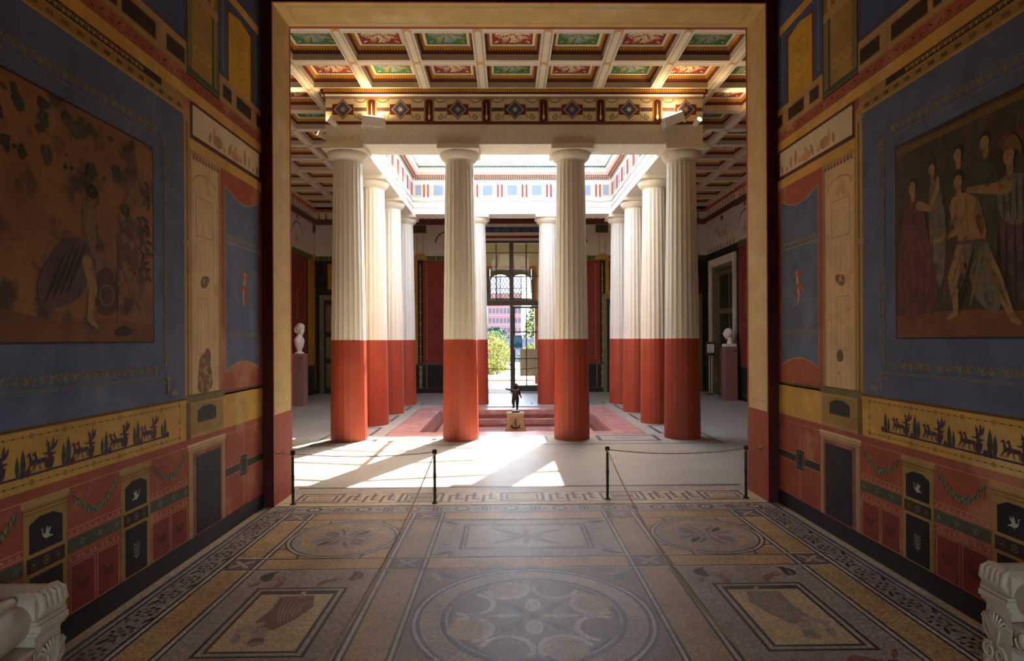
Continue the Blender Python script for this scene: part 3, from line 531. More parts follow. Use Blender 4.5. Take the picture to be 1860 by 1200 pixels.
def roundel(x, y, R):
    mb, c = fpart(3); c.rect(x - .43, y - .44, x + .43, y + .44, 'mo_yellow')
    for q in range(4):
        a = PI / 4 + q * PI / 2; c.arc(x + .43 * math.cos(a) * 1.414, y + .44 * math.sin(a) * 1.414, .2, a + PI - .8, a + PI + .8, .018, 'mo_dark')
    c.disc(x, y, R, 'mo_dark', n=48); c.disc(x, y, R - .015, 'mo_white', n=48); c.disc(x, y, R - .035, 'mo_dark', n=48); c.disc(x, y, R - .05, 'mo_grey', n=48)
    for q in range(14):
        a = q * PI / 7; c.blob([(x + (.3 + .045 * math.cos(t * 1.05)) * math.cos(a) - .07 * math.sin(t * 1.05) * math.sin(a), y + (.3 + .045 * math.cos(t * 1.05)) * math.sin(a) + .07 * math.sin(t * 1.05) * math.cos(a)) for t in range(6)], 'mo_yellow', 1)
    c.stroke([(x - .13, y - .1), (x, y), (x + .13, y + .1)], .008, 'mo_dark'); c.stroke([(x - .12, y + .1), (x, y), (x + .12, y - .1)], .008, 'mo_purple')
    for q in range(4):
        a = q * PI / 2 + .75; c.leaf(x + .1 * math.cos(a), y + .1 * math.sin(a), .15, .055, a - .1, 'mo_dark' if q % 2 == 0 else 'mo_purple', curl=.25); c.leaf(x + .06 * math.cos(a + .45), y + .06 * math.sin(a + .45), .17, .04, a + .5, 'mo_red', curl=-.3); c.leaf(x + .06 * math.cos(a - .5), y + .06 * math.sin(a - .5), .2, .035, a - .55, 'mo_purple', curl=.2)
    mb.build('mosaic_roundel', fl)
def diapanel(y):
    mb, c = fpart(3); c.rect(-.7, y - .44, .7, y + .44, 'mo_grey'); c.frame(-.52, y - .29, .52, y + .32, .02, 'mo_dark'); c.frame(-.485, y - .255, .485, y + .285, .014, 'mo_dark'); c.rect(-.46, y - .23, .46, y + .26, 'mo_beige')
    for q in range(4): c.leaf(0, y, .34, .07, .55 + q * PI / 2 + (.4 if q % 2 else 0), 'mo_purple'); c.leaf(0, y, .2, .05, q * PI / 2, 'mo_red')
    for sx in (-1, 1):
        for sy in (-1, 1): c.leaf(sx * .56, y + sy * .33, .17, .05, math.atan2(sy * .5, sx), 'mo_dark'); c.leaf(sx * .56, y + sy * .33, .12, .04, math.atan2(sy * .5, sx) + .9, 'mo_red'); c.leaf(sx * .58, y + sy * .2, .1, .03, math.atan2(sy * .5, sx) - .9, 'mo_red')
    mb.build('mosaic_panel', fl)
for y in (4.82, 2.08):
    for x in (-1.465, 1.465): roundel(x, y, .45)
    diapanel(y)
def bigcircle(y):
    R = .71
    mb, c = fpart(3); c.rect(-.71, y - .7, .71, y + .71, 'mo_brown')
    for sx in (-1, 1):
        for sy in (-1, 1): c.leaf(sx * .66, y + sy * .66, .22, .07, math.atan2(-sy, -sx) + .25, 'mo_blue'); c.leaf(sx * .66, y + sy * .66, .18, .05, math.atan2(-sy, -sx) - .35, 'mo_grey')
    c.disc(0, y, R, 'mo_blue', n=72); c.disc(0, y, R - .02, 'mo_white', n=72); c.disc(0, y, R - .038, 'mo_blue', n=72); c.disc(0, y, R - .06, 'mo_beige', n=72)
    for q in range(120):
        a = q * PI / 60; c.stroke([(.545 * math.cos(a), y + .545 * math.sin(a)), (.64 * math.cos(a), y + .64 * math.sin(a))], .007, 'mo_grey')
    c.disc(0, y, .535, 'mo_blue', n=72); c.disc(0, y, .508, 'mo_grey', n=72); c.disc(0, y, .492, 'mo_blue', n=72); c.disc(0, y, .47, 'mo_brown', n=72)
    for q in range(8):      # scalloped rim with pale crests
        a = q * PI / 4 + PI / 8; x1, y1 = .40 * math.cos(a), y + .40 * math.sin(a)
        c.arc(x1, y1, .135, a + PI - 1.75, a + PI + 1.75, .034, 'mo_white', 14); c.disc(x1, y1, .118, 'mo_purple' if q % 2 else 'mo_tan', n=20); c.arc(x1, y1, .08, a + PI - 1.2, a + PI + 1.2, .01, 'mo_brown', 10)
    for q in range(8):
        a = q * PI / 4; ca_, sa_ = math.cos(a), math.sin(a)
        if q % 2: c.leaf(.09 * ca_, y + .09 * sa_, .17, .06, a, 'mo_blue')
        elif q % 4: c.disc(.135 * ca_, y + .135 * sa_, .085, 'mo_white', .05, n=16, a=a); c.ring(.135 * ca_, y + .135 * sa_, .028, .008, 'mo_brown', 14)
        else: c.leaf(.04 * ca_, y + .04 * sa_, .24, .05, a, 'mo_white'); c.leaf(.29 * ca_, y + .29 * sa_, .1, .09, a, 'mo_grey')
        c.disc(.17 * math.cos(a + PI / 8), y + .17 * math.sin(a + PI / 8), .02, 'mo_purple', n=8)
    c.disc(0, y, .03, 'mo_dark', n=12); mb.build('mosaic_circle', fl)
bigcircle(3.43); bigcircle(.7)
def picpanel(x, y0, y1, rob, k):
    mb, c = fpart(3); c.rect(x - .43, 2.77, x + .43, 4.15, 'mo_grey') if y0 > 2 else c.rect(x - .43, .02, x + .43, 1.4, 'mo_grey')
    for sx in (-1, 1):
        for sy, yy in ((-1, y0 - .1), (1, y1 + .12)):
            b = math.atan2(sy * .3, sx); c.leaf(x + sx * .26, yy, .15, .09, b, 'mo_dark', curl=1.3 * sx * sy); c.spiral(x + sx * .2, yy + sy * .02, .04, 1.1, b, .014, 'mo_red', sx); c.leaf(x + sx * .2, yy, .17, .055, b + PI * .85, 'mo_red', curl=1.0 * sx); c.leaf(x + sx * .3, yy - sy * .02, .12, .03, b + 1.2, 'mo_red'); c.stroke([(x + sx * .1, yy), (x + sx * .34, yy + sy * .02)], .008, 'mo_red')
    c.rect(x - .29, y0, x + .29, y1, 'mo_dark'); c.rect(x - .27, y0 + .02, x + .27, y1 - .02, 'mo_beige'); c.rect(x - .245, y0 + .045, x + .245, y1 - .045, 'mo_dark'); c.rect(x - .225, y0 + .065, x + .225, y1 - .1, 'mo_cream'); mb.build('mosaic_picture', fl)
    mb, c = fpart(4.2); g = c.at(x, (y0 + y1) / 2, 0, .37, k)
    # draped walking figure seen upside down from the doorway
    g.poly([(-.25, .78), (.3, .82), (.42, .4), (.3, 0), (.1, -.35), (-.12, -.45), (-.3, -.1), (-.22, .3)], rob)
    for t in range(6): g.leaf(-.15 + .08 * t, .7 - .02 * t, 1.0 - .08 * t, .03, -1.5 - .05 * t, 'mo_tan' if rob != 'mo_tan' else 'mo_red', curl=.2)
    g.limb([(-.1, -.4), (-.05, -.6)], [.12, .09], 'mo_beige'); g.disc(-.04, -.72, .12, rob, .13); g.disc(-.02, -.78, .12, 'mo_grey', .06)
    g.limb([(-.2, -.2), (-.42, -.35), (-.4, -.6)], [.08, .06, .04], 'mo_beige'); g.leaf(-.4, -.5, .3, .14, -1.3, 'mo_grey'); g.limb([(.1, .8), (.08, .95)], [.05, .04], 'mo_beige'); mb.build('mosaic_figure', fl)
for yy in (0, -2.74):
    picpanel(-1.47, 3.01 + yy, 3.86 + yy, 'mo_red', 1); picpanel(1.47, 3.01 + yy, 3.86 + yy, 'mo_wear', -1)
# floral border along the walls
for s in (-1, 1):
    mb, c = fpart(2)
    y = -1.4; i = 0
    while y < 5.5:
        u = s * 2.27
        for q in range(8): c.rect(u + .05 * math.cos(q * PI / 4) - .012, y + .055 * math.sin(q * PI / 4) - .012, u + .05 * math.cos(q * PI / 4) + .012, y + .055 * math.sin(q * PI / 4) + .012, 'mo_red' if q % 3 == 0 else 'mo_dark')
        c.disc(u, y, .02, 'mo_red', n=8); c.leaf(u - .05 * (1 if i % 2 else -1), y + .09, .09, .025, 1.2, 'mo_dark', n=4); c.leaf(u + .04 * (1 if i % 2 else -1), y + .1, .08, .022, 2.1, 'mo_purple', n=4); c.disc(u, y + .13, .012, 'mo_dark', n=6)
        y += .235; i += 1
    mb.build('mosaic_flower_border', fl, kind='stuff')
# rosette band and meander band towards the hall
mb, c = fpart(2); c.rect(-2.35, 5.53, 2.35, 5.73, 'mo_grey'); c.rect(-2.42, 5.735, 2.42, 5.75, 'mo_dark'); c.rect(-2.35, 5.52, 2.35, 5.535, 'mo_dark')
for i in range(20):
    x = -2.2 + i * 4.4 / 19
    if i % 2: c.disc(x, 5.63, .075, 'mo_plum', .07, n=16); c.disc(x, 5.63, .045, 'mo_sand', .04, n=12); c.disc(x, 5.63, .015, 'mo_dark', n=8)
    else:
        for q in (-1, 0, 1): c.rect(x + q * .035 - .01, 5.565, x + q * .035 + .01, 5.695, 'mo_plum' if q else 'mo_dark')
        c.leaf(x - .06, 5.63, .06, .03, PI, 'mo_plum', n=4); c.leaf(x + .06, 5.63, .06, .03, 0, 'mo_plum', n=4)
mb.build('mosaic_rosette_band', fl)
mb, c = fpart(2); c.rect(-JW, 5.76, JW, 6.25, 'mo_cream'); c.rect(-JW + .05, 5.86, JW - .05, 6.22, 'mo_sand'); c.rect(-JW + .05, 5.855, JW - .05, 5.87, 'mo_plum'); c.rect(-JW + .05, 6.205, JW - .05, 6.22, 'mo_plum')
P = (JW * 2 - .2) / 9
for i in range(9):
    x = -JW + .1 + i * P
    if i % 2 == 0:
        for k, m in ((0, 'mo_plum'), (.03, 'mo_sand'), (.06, 'mo_plum'), (.085, 'mo_sand'), (.11, 'mo_red' if i % 4 else 'mo_yellow')): c.rect(x + .03 + k, 5.88 + k, x + P - .03 - k, 6.2 - k, m)
    else:
        for q in range(3):
            u = x + .02 + q * P / 3; c.rect(u, 5.88, u + .03, 6.13, 'mo_plum'); c.rect(u + .03, 6.1, u + P / 4, 6.13, 'mo_plum'); c.rect(u + .07, 5.95, u + .1, 6.2, 'mo_plum'); c.rect(u + .07, 5.95, u + P / 3.4, 5.98, 'mo_plum'); c.rect(u + .06, 6.03, u + P / 3.6, 6.05, 'mo_red')
mb.build('mosaic_meander_band', fl)
# ================================================================== ATRIUM
CX = [-2.69, -.897, .897, 2.69]; CY = [9.6, 11.333, 13.067, 14.8]
YMID = 12.2
IX0, IX1, IY0, IY1 = -2.2, 2.2, 9.95, 14.22
mb = MB(); Y0 = YF + .18
for x0, x1, y0, y1 in ((-AX, AX, YF, Y0), (-AX, AX, Y0, IY0), (-AX, IX0, IY0, IY1), (IX1, AX, IY0, IY1), (-AX, AX, IY1, AY1)):
    if y0 == YF:
        mb.box(-AX, -JW, y0, y1, -.5, 0, 'terrazzo'); mb.box(JW, AX, y0, y1, -.5, 0, 'terrazzo'); continue
    mb.box(x0, x1, y0, y1, -.5, 0, 'terrazzo')
fa = mb.build('floor_atrium'); label(fa, 'pale terrazzo floor of the columned hall with dark inlaid lines', 'floor', kind='structure')
def apart(base=1.0):
    mb = MB(); return mb, Canvas(mb, ZERO, (1, 0, 0), (0, 1, 0), (0, 0, 1), base)
mb, c = apart(); c.rect(-JW, Y0, JW, Y0 + .06, 'terr_dark'); mb.build('dark_line', fa)
mb, c = apart(); c.frame(-3.17, 9.02, 3.17, 15.4, .045, 'terr_dark'); mb.build('dark_line', fa)
for i in range(3):
    xa, xb = CX[i] + .42, CX[i + 1] - .42
    for y in (9.58, 14.85):
        mb, c = apart(); c.frame(xa - .02, y - .27, xb + .02, y + .27, .06, 'terr_dark'); c.rect(xa + .3, y - .025, xb - .3, y + .025, 'terr_dark'); mb.build('inlaid_frame', fa)
    ya, yb = CY[i] + .4, CY[i + 1] - .4
    for x in (-2.69, 2.69):
        mb, c = apart(); c.frame(x - .27, ya, x + .27, yb, .06, 'terr_dark'); c.rect(x - .025, ya + .3, x + .025, yb - .3, 'terr_dark'); mb.build('inlaid_frame', fa)
# sunken basin: stepped pink marble
im = empty('floor_basin'); label(im, 'stepped pink marble rainwater basin sunk between the columns', 'basin', kind='structure')
steps = [(0, .50, -.02), (.50, .66, -.11), (.66, .8, -.2), (.8, .92, -.29)]
for i, (a, b, z) in enumerate(steps):
    for x0, x1, y0, y1 in ((IX0 + a, IX1 - a, IY0 + a, IY0 + b), (IX0 + a, IX1 - a, IY1 - b, IY1 - a), (IX0 + a, IX0 + b, IY0 + b, IY1 - b), (IX1 - b, IX1 - a, IY0 + b, IY1 - b)):
        mb = MB(); mb.box(x0, x1, y0, y1, -.5, z, 'pink_marble' if i % 2 == 0 else 'pink_dark'); o = bev(mb.build('basin_step', im), .012)
a = .92; nx_, ny_ = 5, 5
mb = MB(); mb.box(IX0 + a, IX1 - a, IY0 + a, IY1 - a, -.5, -.36, 'pink_dark'); mb.build('basin_floor', im)
tw = (IX1 - IX0 - 2 * a) / nx_; th = (IY1 - IY0 - 2 * a) / ny_
mb = MB(); mb.box(.005, tw - .005, .005, th - .005, -.362, -.35, 'pink_marble'); tile = mb.mesh('tile')
for i in range(nx_):
    for j in range(ny_): link('tile', tile, im, (IX0 + a + i * tw, IY0 + a + j * th, 0))

# ------------------------------------------------------------------ columns
ZT, ZA = 1.6, 4.66
def flute_ring(R, dep, nf=20, k=6, e=1.0):
    P = []
    for i in range(nf):
        for j in range(k):
            t = j / k; a = 2 * PI * (i + t) / nf
            P.append(((R - dep * math.sin(PI * t) ** e) * math.cos(a), (R - dep * math.sin(PI * t) ** e) * math.sin(a)))
    return P
def radius(z): return .288 - .062 * (z / 4.44) ** 1.25
mb = MB(); zs = [ZT, ZT + .004, 2.2, 2.9, 3.6, 4.3, 4.40, 4.44]; vs = []; fs = []
for z in zs:
    d = .0125 if ZT < z < 4.4 else .004
    vs += [(x, y, z) for x, y in flute_ring(radius(z), d * radius(z) / .288)]
n = 120
for j in range(len(zs) - 1): fs += [(j * n + i, j * n + (i + 1) % n, (j + 1) * n + (i + 1) % n, (j + 1) * n + i) for i in range(n)]
mb.add(vs, fs, 'col_white'); shaft_up = mb.mesh('fluted_shaft')
mb = MB(); mb.lathe([(radius(0), 0), (radius(.8), .8), (radius(ZT) + .001, ZT), (radius(ZT) - .02, ZT + .001)], ZERO, 'col_red', 20, 0, False); shaft_lo = mb.mesh('red_shaft')
mb = MB(); r = radius(4.44)
mb.lathe([(r, 4.44), (r + .012, 4.445), (r + .008, 4.455), (r + .02, 4.46), (r + .05, 4.485), (r + .075, 4.52), (r + .088, 4.555), (r + .082, 4.578), (r + .06, 4.582)], ZERO, 'col_white', 48); ech = mb.mesh('echinus')
mb = MB(); mb.box(-.33, .33, -.33, .33, 4.58, ZA, 'col_white'); aba = mb.mesh('abacus')
def column(x, y, txt):
    o = empty('column', (x, y, 0)); label(o, txt, 'column', 'doric columns around the basin')
    link('red_shaft', shaft_lo, o, label='smooth faceted red lower part'); link('fluted_shaft', shaft_up, o, label='white fluted upper part'); link('echinus', ech, o); bev(link('abacus', aba, o), .006)
FR = ['leftmost column of the front row, red below and fluted white above', 'second column from the left in the front row, casting a shadow toward the viewer', 'third column from the left in the front row, right of the small statue', 'rightmost column of the front row, red below and fluted white above']
BK = ['farthest column of the left row, at the left back corner', 'rear column just left of the glazed entrance door, half hidden', 'rear column just right of the glazed entrance door, half hidden', 'farthest column of the right row, at the right back corner']
for i, x in enumerate(CX):
    column(x, CY[0], FR[i]); column(x, CY[3], BK[i])
for s, nm in ((-1, 'left'), (1, 'right')):
    column(s * 2.69, CY[1], 'second column from the front in the %s side row' % nm); column(s * 2.69, CY[2], 'third column from the front in the %s side row' % nm)

# ------------------------------------------------------------------ entablature ring
tr = empty('trim_1'); label(tr, 'white architrave with painted frieze carried by the twelve columns', 'entablature', kind='structure')
T2 = .27; Zt = 4.96; ZF = 5.40
ex, ey0, ey1 = 2.69 + T2, CY[0] - T2, CY[3] + T2
ix, iy0, iy1 = 2.69 - T2, CY[0] + T2, CY[3] - T2
for nm, x0, x1, y0, y1 in (('f', -ex, ex, ey0, iy0), ('b', -ex, ex, iy1, ey1), ('l', -ex, -ix, iy0, iy1), ('r', ix, ex, iy0, iy1)):
    mb = MB(); mb.box(x0, x1, y0, y1, ZA, Zt, 'plaster'); bev(mb.build('architrave', tr), .006)
    mb = MB(); mb.box(x0, x1, y0, y1, Zt, HB + .3, 'plaster_in'); mb.build('frieze_block', tr)
def frieze(O, U, N, L):      # outer painted frieze, u from -L to L
    mb = MB(); c = Canvas(mb, O, U, (0, 0, 1), N); c.rect(-L, Zt, L, ZF, 'met_cream'); c.rect(-L, Zt + .01, L, Zt + .06, 'brown_red'); c.rect(-L, ZF - .03, L, ZF - .02, 'olive'); c.rect(-L, 5.175, L, 5.235, 'robe_purple'); fz = mb.build('frieze', tr)
    k = round(L / .897) - 0; n = int(L // .897)
    for i in range(-n, n + 1):
        u = i * .897
        mb = MB(); c = Canvas(mb, O, U, (0, 0, 1), N, 2.5)
        c.rect(u - .165, 5.12, u + .165, 5.285, 'brown_red')
        for r, m in ((.16, 'brown_red'), (.152, 'mould_red'), (.135, 'orn_cream'), (.125, 'blue_deep')): c.poly([(u - r, 5.205), (u, 5.205 - r), (u + r, 5.205), (u, 5.205 + r)], m)
        for q in range(6): c.leaf(u, 5.205, .05, .018, q * PI / 3, 'gold' if i % 2 else 'orn_cream', n=3)
        mb.build('diamond_panel', fz)
        mb = MB(); c = Canvas(mb, O, U, (0, 0, 1), N, 1.8)
        for s in (-1, 1):
            if abs(u + s * .3) > L: continue
            c.arc(u + s * .275, 5.375, .085, PI, 2 * PI, .014, 'olive', rv=.06); c.spiral(u + s * .28, 5.085, .05, 1.3, 1.57, .012, 'olive_dark', s); c.leaf(u + s * .22, 5.06, .1, .015, PI / 2 + s * .6, 'olive')
            c.rect(u + s * .18 - .003, 5.05, u + s * .18 + .003, 5.37, 'tan')
        mb.build('garland_scroll', fz)
        if i < n or True:
            v = u + .4485
            if abs(v) < L - .05:
                mb = MB(); c = Canvas(mb, O, U, (0, 0, 1), N, 2.5); c.rect(v - .08, 5.02, v + .08, 5.385, 'ochre'); c.poly([(v - .055, 5.02), (v + .055, 5.02), (v + .055, 5.33), (v + .03, 5.36), (v - .03, 5.36), (v - .055, 5.33)], 'maroon')
                c.leaf(v, 5.04, .28, .012, 1.57, 'orn_cream'); c.leaf(v, 5.04, .1, .04, 1.57, 'orn_cream'); mb.build('pilaster_panel', fz)
for O, U, N, L in (((0, ey0, 0), (1, 0, 0), (0, -1, 0), ex), ((0, ey1, 0), (-1, 0, 0), (0, 1, 0), ex), ((-ex, YMID, 0), (0, -1, 0), (-1, 0, 0), (ey1 - ey0) / 2), ((ex, YMID, 0), (0, 1, 0), (1, 0, 0), (ey1 - ey0) / 2)):
    frieze(O, U, N, L)
# outer cornice under the coffers, with a row of gold eggs
def cornice(p0, d, nrm, L):
    p0 = Vector(p0); d = Vector(d); nrm = Vector(nrm); up = Vector((0, 0, 1))
    mb = MB()
    mb.prism([(0, ZF - .005), (.02, ZF - .005), (.02, ZF + .02), (.045, ZF + .025), (.045, ZF + .045), (.055, ZF + .05), (.075, ZF + .1), (0, ZF + .1)], p0 - d * .05, nrm, up, d * (L + .1), 'brown_red')
    o = mb.build('cornice', tr)
    mb = MB(); mb.prism([(.02, ZF), (.024, ZF), (.05, ZF + .024), (.046, ZF + .026)], p0 - d * .05, nrm, up, d * (L + .1), 'cof_white')
    n = int(L / .034)
    for i in range(n + 1):
        q = p0 + d * (i * L / n); mb.obox(q + nrm * .068 + up * (ZF + .077), d * .011, nrm * .008 + up * .02, nrm * .012 - up * .006, 'cof_gold')
    mb.build('egg_moulding', o, kind='stuff')
cornice((-ex, ey0, 0), (1, 0, 0), (0, -1, 0), 2 * ex); cornice((-ex, ey1, 0), (1, 0, 0), (0, 1, 0), 2 * ex); cornice((-ex, ey0, 0), (0, 1, 0), (-1, 0, 0), ey1 - ey0); cornice((ex, ey0, 0), (0, 1, 0), (1, 0, 0), ey1 - ey0)
# inner faces: metopes with blue panels and red triglyph bars, cornice and cove up to the skylight
ZI = 5.49
def inner(O, U, N, L):
    U = Vector(U); N = Vector(N); O = Vector(O); up = Vector((0, 0, 1))
    mb = MB(); mb.obox(O + N * .012 + up * 5.0, U * L, N * .014, up * .018, 'plaster_in'); mb.obox(O + N * .006 + up * 4.83, U * L, N * .008, up * .01, 'plaster_in'); it = mb.build('inner_fillet', tr)
    n = int((L + .01) / .6)
    for i in range(-4, 5):
        u = i * .6
        if abs(u) + .13 < L + .12:
            w = .115 if abs(u) + .16 < L else .07; u2 = u if abs(u) + .16 < L else math.copysign(L - .13, u)
            mb = MB(); mb.obox(O + U * u2 + N * .006 + up * 5.24, U * (w + .05), N * .006, up * .16, 'met_cream'); mb.obox(O + U * u2 + N * .01 + up * 5.24, U * w, N * .006, up * .122, 'met_blue'); mb.build('metope', it)
    for i in range(-4, 4):
        u = (i + .5) * .6
        if abs(u) + .1 > L: continue
        for s in (-1, 1):
            mb = MB(); mb.obox(O + U * (u + s * .048) + N * .008 + up * 5.23, U * .021, N * .008, up * .15, 'bar_red'); mb.build('triglyph_bar', it)
        mb = MB(); mb.obox(O + U * u + N * .015 + up * 4.965, U * .12, N * .012, up * .012, 'plaster_in'); mb.build('guttae_block', it)
    mb = MB(); pr = [(0, ZI), (.012, ZI), (.012, ZI + .015), (.03, ZI + .02), (.03, ZI + .06), (.05, ZI + .065), (.085, ZI + .115), (.085, ZI + .13), (.1, ZI + .135), (.125, ZI + .16), (.16, ZI + .23), (.17, ZI + .235), (.17, ZI + .3), (.0, ZI + .3)]
    mb.prism(pr, O - U * L, N, up, U * (2 * L), 'plaster_in'); co = mb.build('inner_cornice', tr)
    mb = MB(); L2 = L - .05
    mb.obox(O + N * .014 + up * (ZI + .008), U * L2, N * .002, up * .006, 'mould_red')
    m = int(2 * L2 / .045)
    for i in range(m):
        q = O + U * (-L2 + (i + .5) * 2 * L2 / m); mb.obox(q + N * .034 + up * (ZI + .04), U * .013, N * .006, up * .019, 'green_dark'); mb.obox(q + N * .07 + up * (ZI + .09), U * .014, N * .018 + up * .02, N * .004 - up * .004, 'mould_red')
        q2 = O + U * ((-L2 + (i + .5) * 2 * L2 / m) * .95); mb.obox(q2 + N * .173 + up * (ZI + .265 + .008 * (i % 2)), U * .016, N * .005, up * .018, 'mould_green')
    mb.build('painted_moulding', co, kind='stuff')
inner((0, iy1, 0), (1, 0, 0), (0, -1, 0), ix); inner((0, iy0, 0), (1, 0, 0), (0, 1, 0), ix); inner((-ix, YMID, 0), (0, 1, 0), (1, 0, 0), (iy1 - iy0) / 2); inner((ix, YMID, 0), (0, 1, 0), (-1, 0, 0), (iy1 - iy0) / 2)
# short light well
OX, OY0, OY1, ZG, ZR = ix - .17, iy0 + .17, iy1 - .17, 6.2, 6.85
mb = MB()
for x0, x1, y0, y1 in ((-OX - .2, OX + .2, OY0 - .2, OY0), (-OX - .2, OX + .2, OY1, OY1 + .2), (-OX - .2, -OX, OY0, OY1), (OX, OX + .2, OY0, OY1)): mb.box(x0, x1, y0, y1, ZI + .28, ZG, 'plaster_in')
lw = mb.build('wall_skylight'); label(lw, 'bright white upstand walls of the light well above the basin', 'wall', kind='structure')
for O, U, N, L in (((0, OY1, 0), (1, 0, 0), (0, -1, 0), OX), ((-OX, YMID, 0), (0, 1, 0), (1, 0, 0), (OY1 - OY0) / 2), ((OX, YMID, 0), (0, 1, 0), (-1, 0, 0), (OY1 - OY0) / 2)):
    for i in range(int(2 * L / .3)):
        u = -L + .15 + i * .3; mb = MB(); c = Canvas(mb, O, U, (0, 0, 1), N)
        for q in range(5): c.leaf(u, 5.86, .12, .026, PI / 2 + (q - 2) * .4, 'met_cream' if q % 2 else 'pink_line', n=4)
        c.rect(u - .05, 5.84, u + .05, 5.855, 'met_cream'); mb.build('painted_palmette', lw)
# glazed gable skylight
wd = empty('window_1'); label(wd, 'gabled glass skylight with iron bars over the basin', 'skylight', kind='structure')
NB = 5
for s in (-1, 1):
    x0, x1 = s * (OX + .1), 0.0
    for i in range(NB):
        ya = OY0 - .1 + i * (OY1 - OY0 + .2) / NB; yb = ya + (OY1 - OY0 + .2) / NB
        mb = MB(); mb.add([(x0, ya, ZG + .02), (x1, ya, ZR), (x1, yb, ZR), (x0, yb, ZG + .02)], [(0, 1, 2, 3)], 'glass_sky'); mb.build('glass_pane', wd)
    for i in range(NB + 1):
        y = OY0 - .1 + i * (OY1 - OY0 + .2) / NB; mb = MB(); d = Vector((x1 - x0, 0, ZR - ZG)); mb.obox(((x0 + x1) / 2, y, (ZG + ZR) / 2 + .01), d / 2, (0, .03, 0), d.cross(Vector((0, 1, 0))).normalized() * .03, 'iron'); mb.build('glazing_bar', wd)
mb = MB(); mb.box(-.04, .04, OY0 - .15, OY1 + .15, ZR - .05, ZR + .04, 'iron'); mb.build('ridge_bar', wd)
for y in (OY0 - .1, OY1 + .1):
    mb = MB(); mb.add([(-OX - .1, y, ZG + .02), (OX + .1, y, ZG + .02), (0, y, ZR)], [(0, 1, 2)], 'glass_sky'); mb.build('gable_pane', wd)

# ------------------------------------------------------------------ coffered ceiling
ca = empty('ceiling_atrium'); label(ca, 'coffered ceiling with red and green panels around the light well', 'ceiling', kind='structure')
G = .8965; GX = -.05
bw = .08; ho = G / 2 - bw - .004
def coffer_mesh(colr):
    mb = MB()
    def ringq(h0, z0, h1, z1, m):
        a = [(-h0, -h0, z0), (h0, -h0, z0), (h0, h0, z0), (-h0, h0, z0)]; b = [(-h1, -h1, z1), (h1, -h1, z1), (h1, h1, z1), (-h1, h1, z1)]
        mb.add(a + b, [(i, (i + 1) % 4, 4 + (i + 1) % 4, 4 + i) for i in range(4)], m)
    ringq(ho, 0, ho, .085, 'cof_taupe'); ringq(ho, .085, ho - .01, .085, 'cof_dark'); ringq(ho - .01, .085, ho - .012, .095, 'cof_dark'); ringq(ho - .012, .095, ho - .05, .165, 'brown_red'); ringq(ho - .05, .165, ho - .056, .165, 'cof_gold'); ringq(ho - .056, .165, ho - .056, .175, 'cof_white')
    ringq(ho - .056, .175, .275, .175, 'cof_white'); ringq(.275, .175, .275, .185, 'cof_white'); mb.add([(-.275, -.275, .185), (.275, -.275, .185), (.275, .275, .185), (-.275, .275, .185)], [(0, 1, 2, 3)], colr)
    n = 17
    for q in range(4):
        ca_, sa = math.cos(q * PI / 2), math.sin(q * PI / 2)
        for i in range(n):
            t = (-1 + 2 * (i + .5) / n) * (ho - .03); w_ = (ho - .03) / n * .8
            P = [(t - w_, -(ho - .008), .108), (t + w_, -(ho - .008), .108), (t + w_ * .3, -(ho - .034), .168), (t - w_ * .3, -(ho - .034), .168)]
            P = [(t - w_ * .3, -(ho - .01), .094), (t + w_ * .3, -(ho - .01), .094), (t + w_ * 1.2, -(ho - .049), .16), (t - w_ * 1.2, -(ho - .049), .16)]
            mb.add([(x * ca_ - y * sa, x * sa + y * ca_, z) for x, y, z in P], [(0, 1, 2, 3)], 'cof_gold')
    return mb.mesh('coffer')
def rosette_mesh(m1, m2):
    mb = MB(); c = Canvas(mb, (0, 0, .184), (1, 0, 0), (0, 1, 0), (0, 0, -1), 1)
    for q in range(4):
        g = c.at(0, 0, q * PI / 2, 1.18)
        g.leaf(.02, 0, .17, .045, 0, m1); g.leaf(.02, .02, .16, .035, .6, m2); g.spiral(.13, .07, .045, 1.3, 3.6, .014, m1, -1); g.spiral(.13, -.07, .045, 1.3, -3.6, .014, m1, 1)
        g.spiral(.19, .1, .03, 1.2, 2, .01, m2, 1, 10); g.leaf(.15, 0, .07, .03, .5, m1, n=4); g.leaf(.15, 0, .07, .03, -.5, m1, n=4); g.leaf(.16, .16, .07, .03, .785, m1, n=4); g.arc(.0, .0, .1, .3, 1.27, .01, m2)
    for q in range(8):
        g = c.at(0, 0, q * PI / 4 + PI / 8); g.leaf(.06, 0, .15, .03, .25, m1, n=4); g.spiral(.2, .02, .035, 1.2, 1, .011, m1 if q % 2 else m2, -1, 10); g.leaf(.1, .03, .1, .02, .9, m2, n=4)
    c.ring(0, 0, .06, .01, m1, 24); c.disc(0, 0, .03, m2, n=10); return mb.mesh('rosette')
COF = {0: coffer_mesh('cof_red'), 1: coffer_mesh('cof_green')}; ROS = {0: rosette_mesh('orn_cream', 'pink_line'), 1: rosette_mesh('orn_blue', 'gold')}
YB0 = 9.3; nxb = 7
xs = [GX + (i + .5) * G for i in range(-nxb, nxb)]; ys = [YB0 + j * .9 for j in range(-4, 10)]
Gy = .9
cells = []
for i in range(len(xs) - 1):
    for j in range(len(ys) - 1):
        xc, yc = (xs[i] + xs[i + 1]) / 2, (ys[j] + ys[j + 1]) / 2
        if abs(xc) < ex - .2 and ey0 + .1 < yc < ey1 - .1: continue
        k = (i + j) % 2
        o = link('coffer', COF[k], ca, (xc, yc, HB)); link('rosette', ROS[k], o)
ymin, ymax, xmin, xmax = ys[0] - .08, ys[-1] + .08, xs[0] - .08, xs[-1] + .08
def inside_span(lo, hi, a, b): return max(lo, a), min(hi, b)
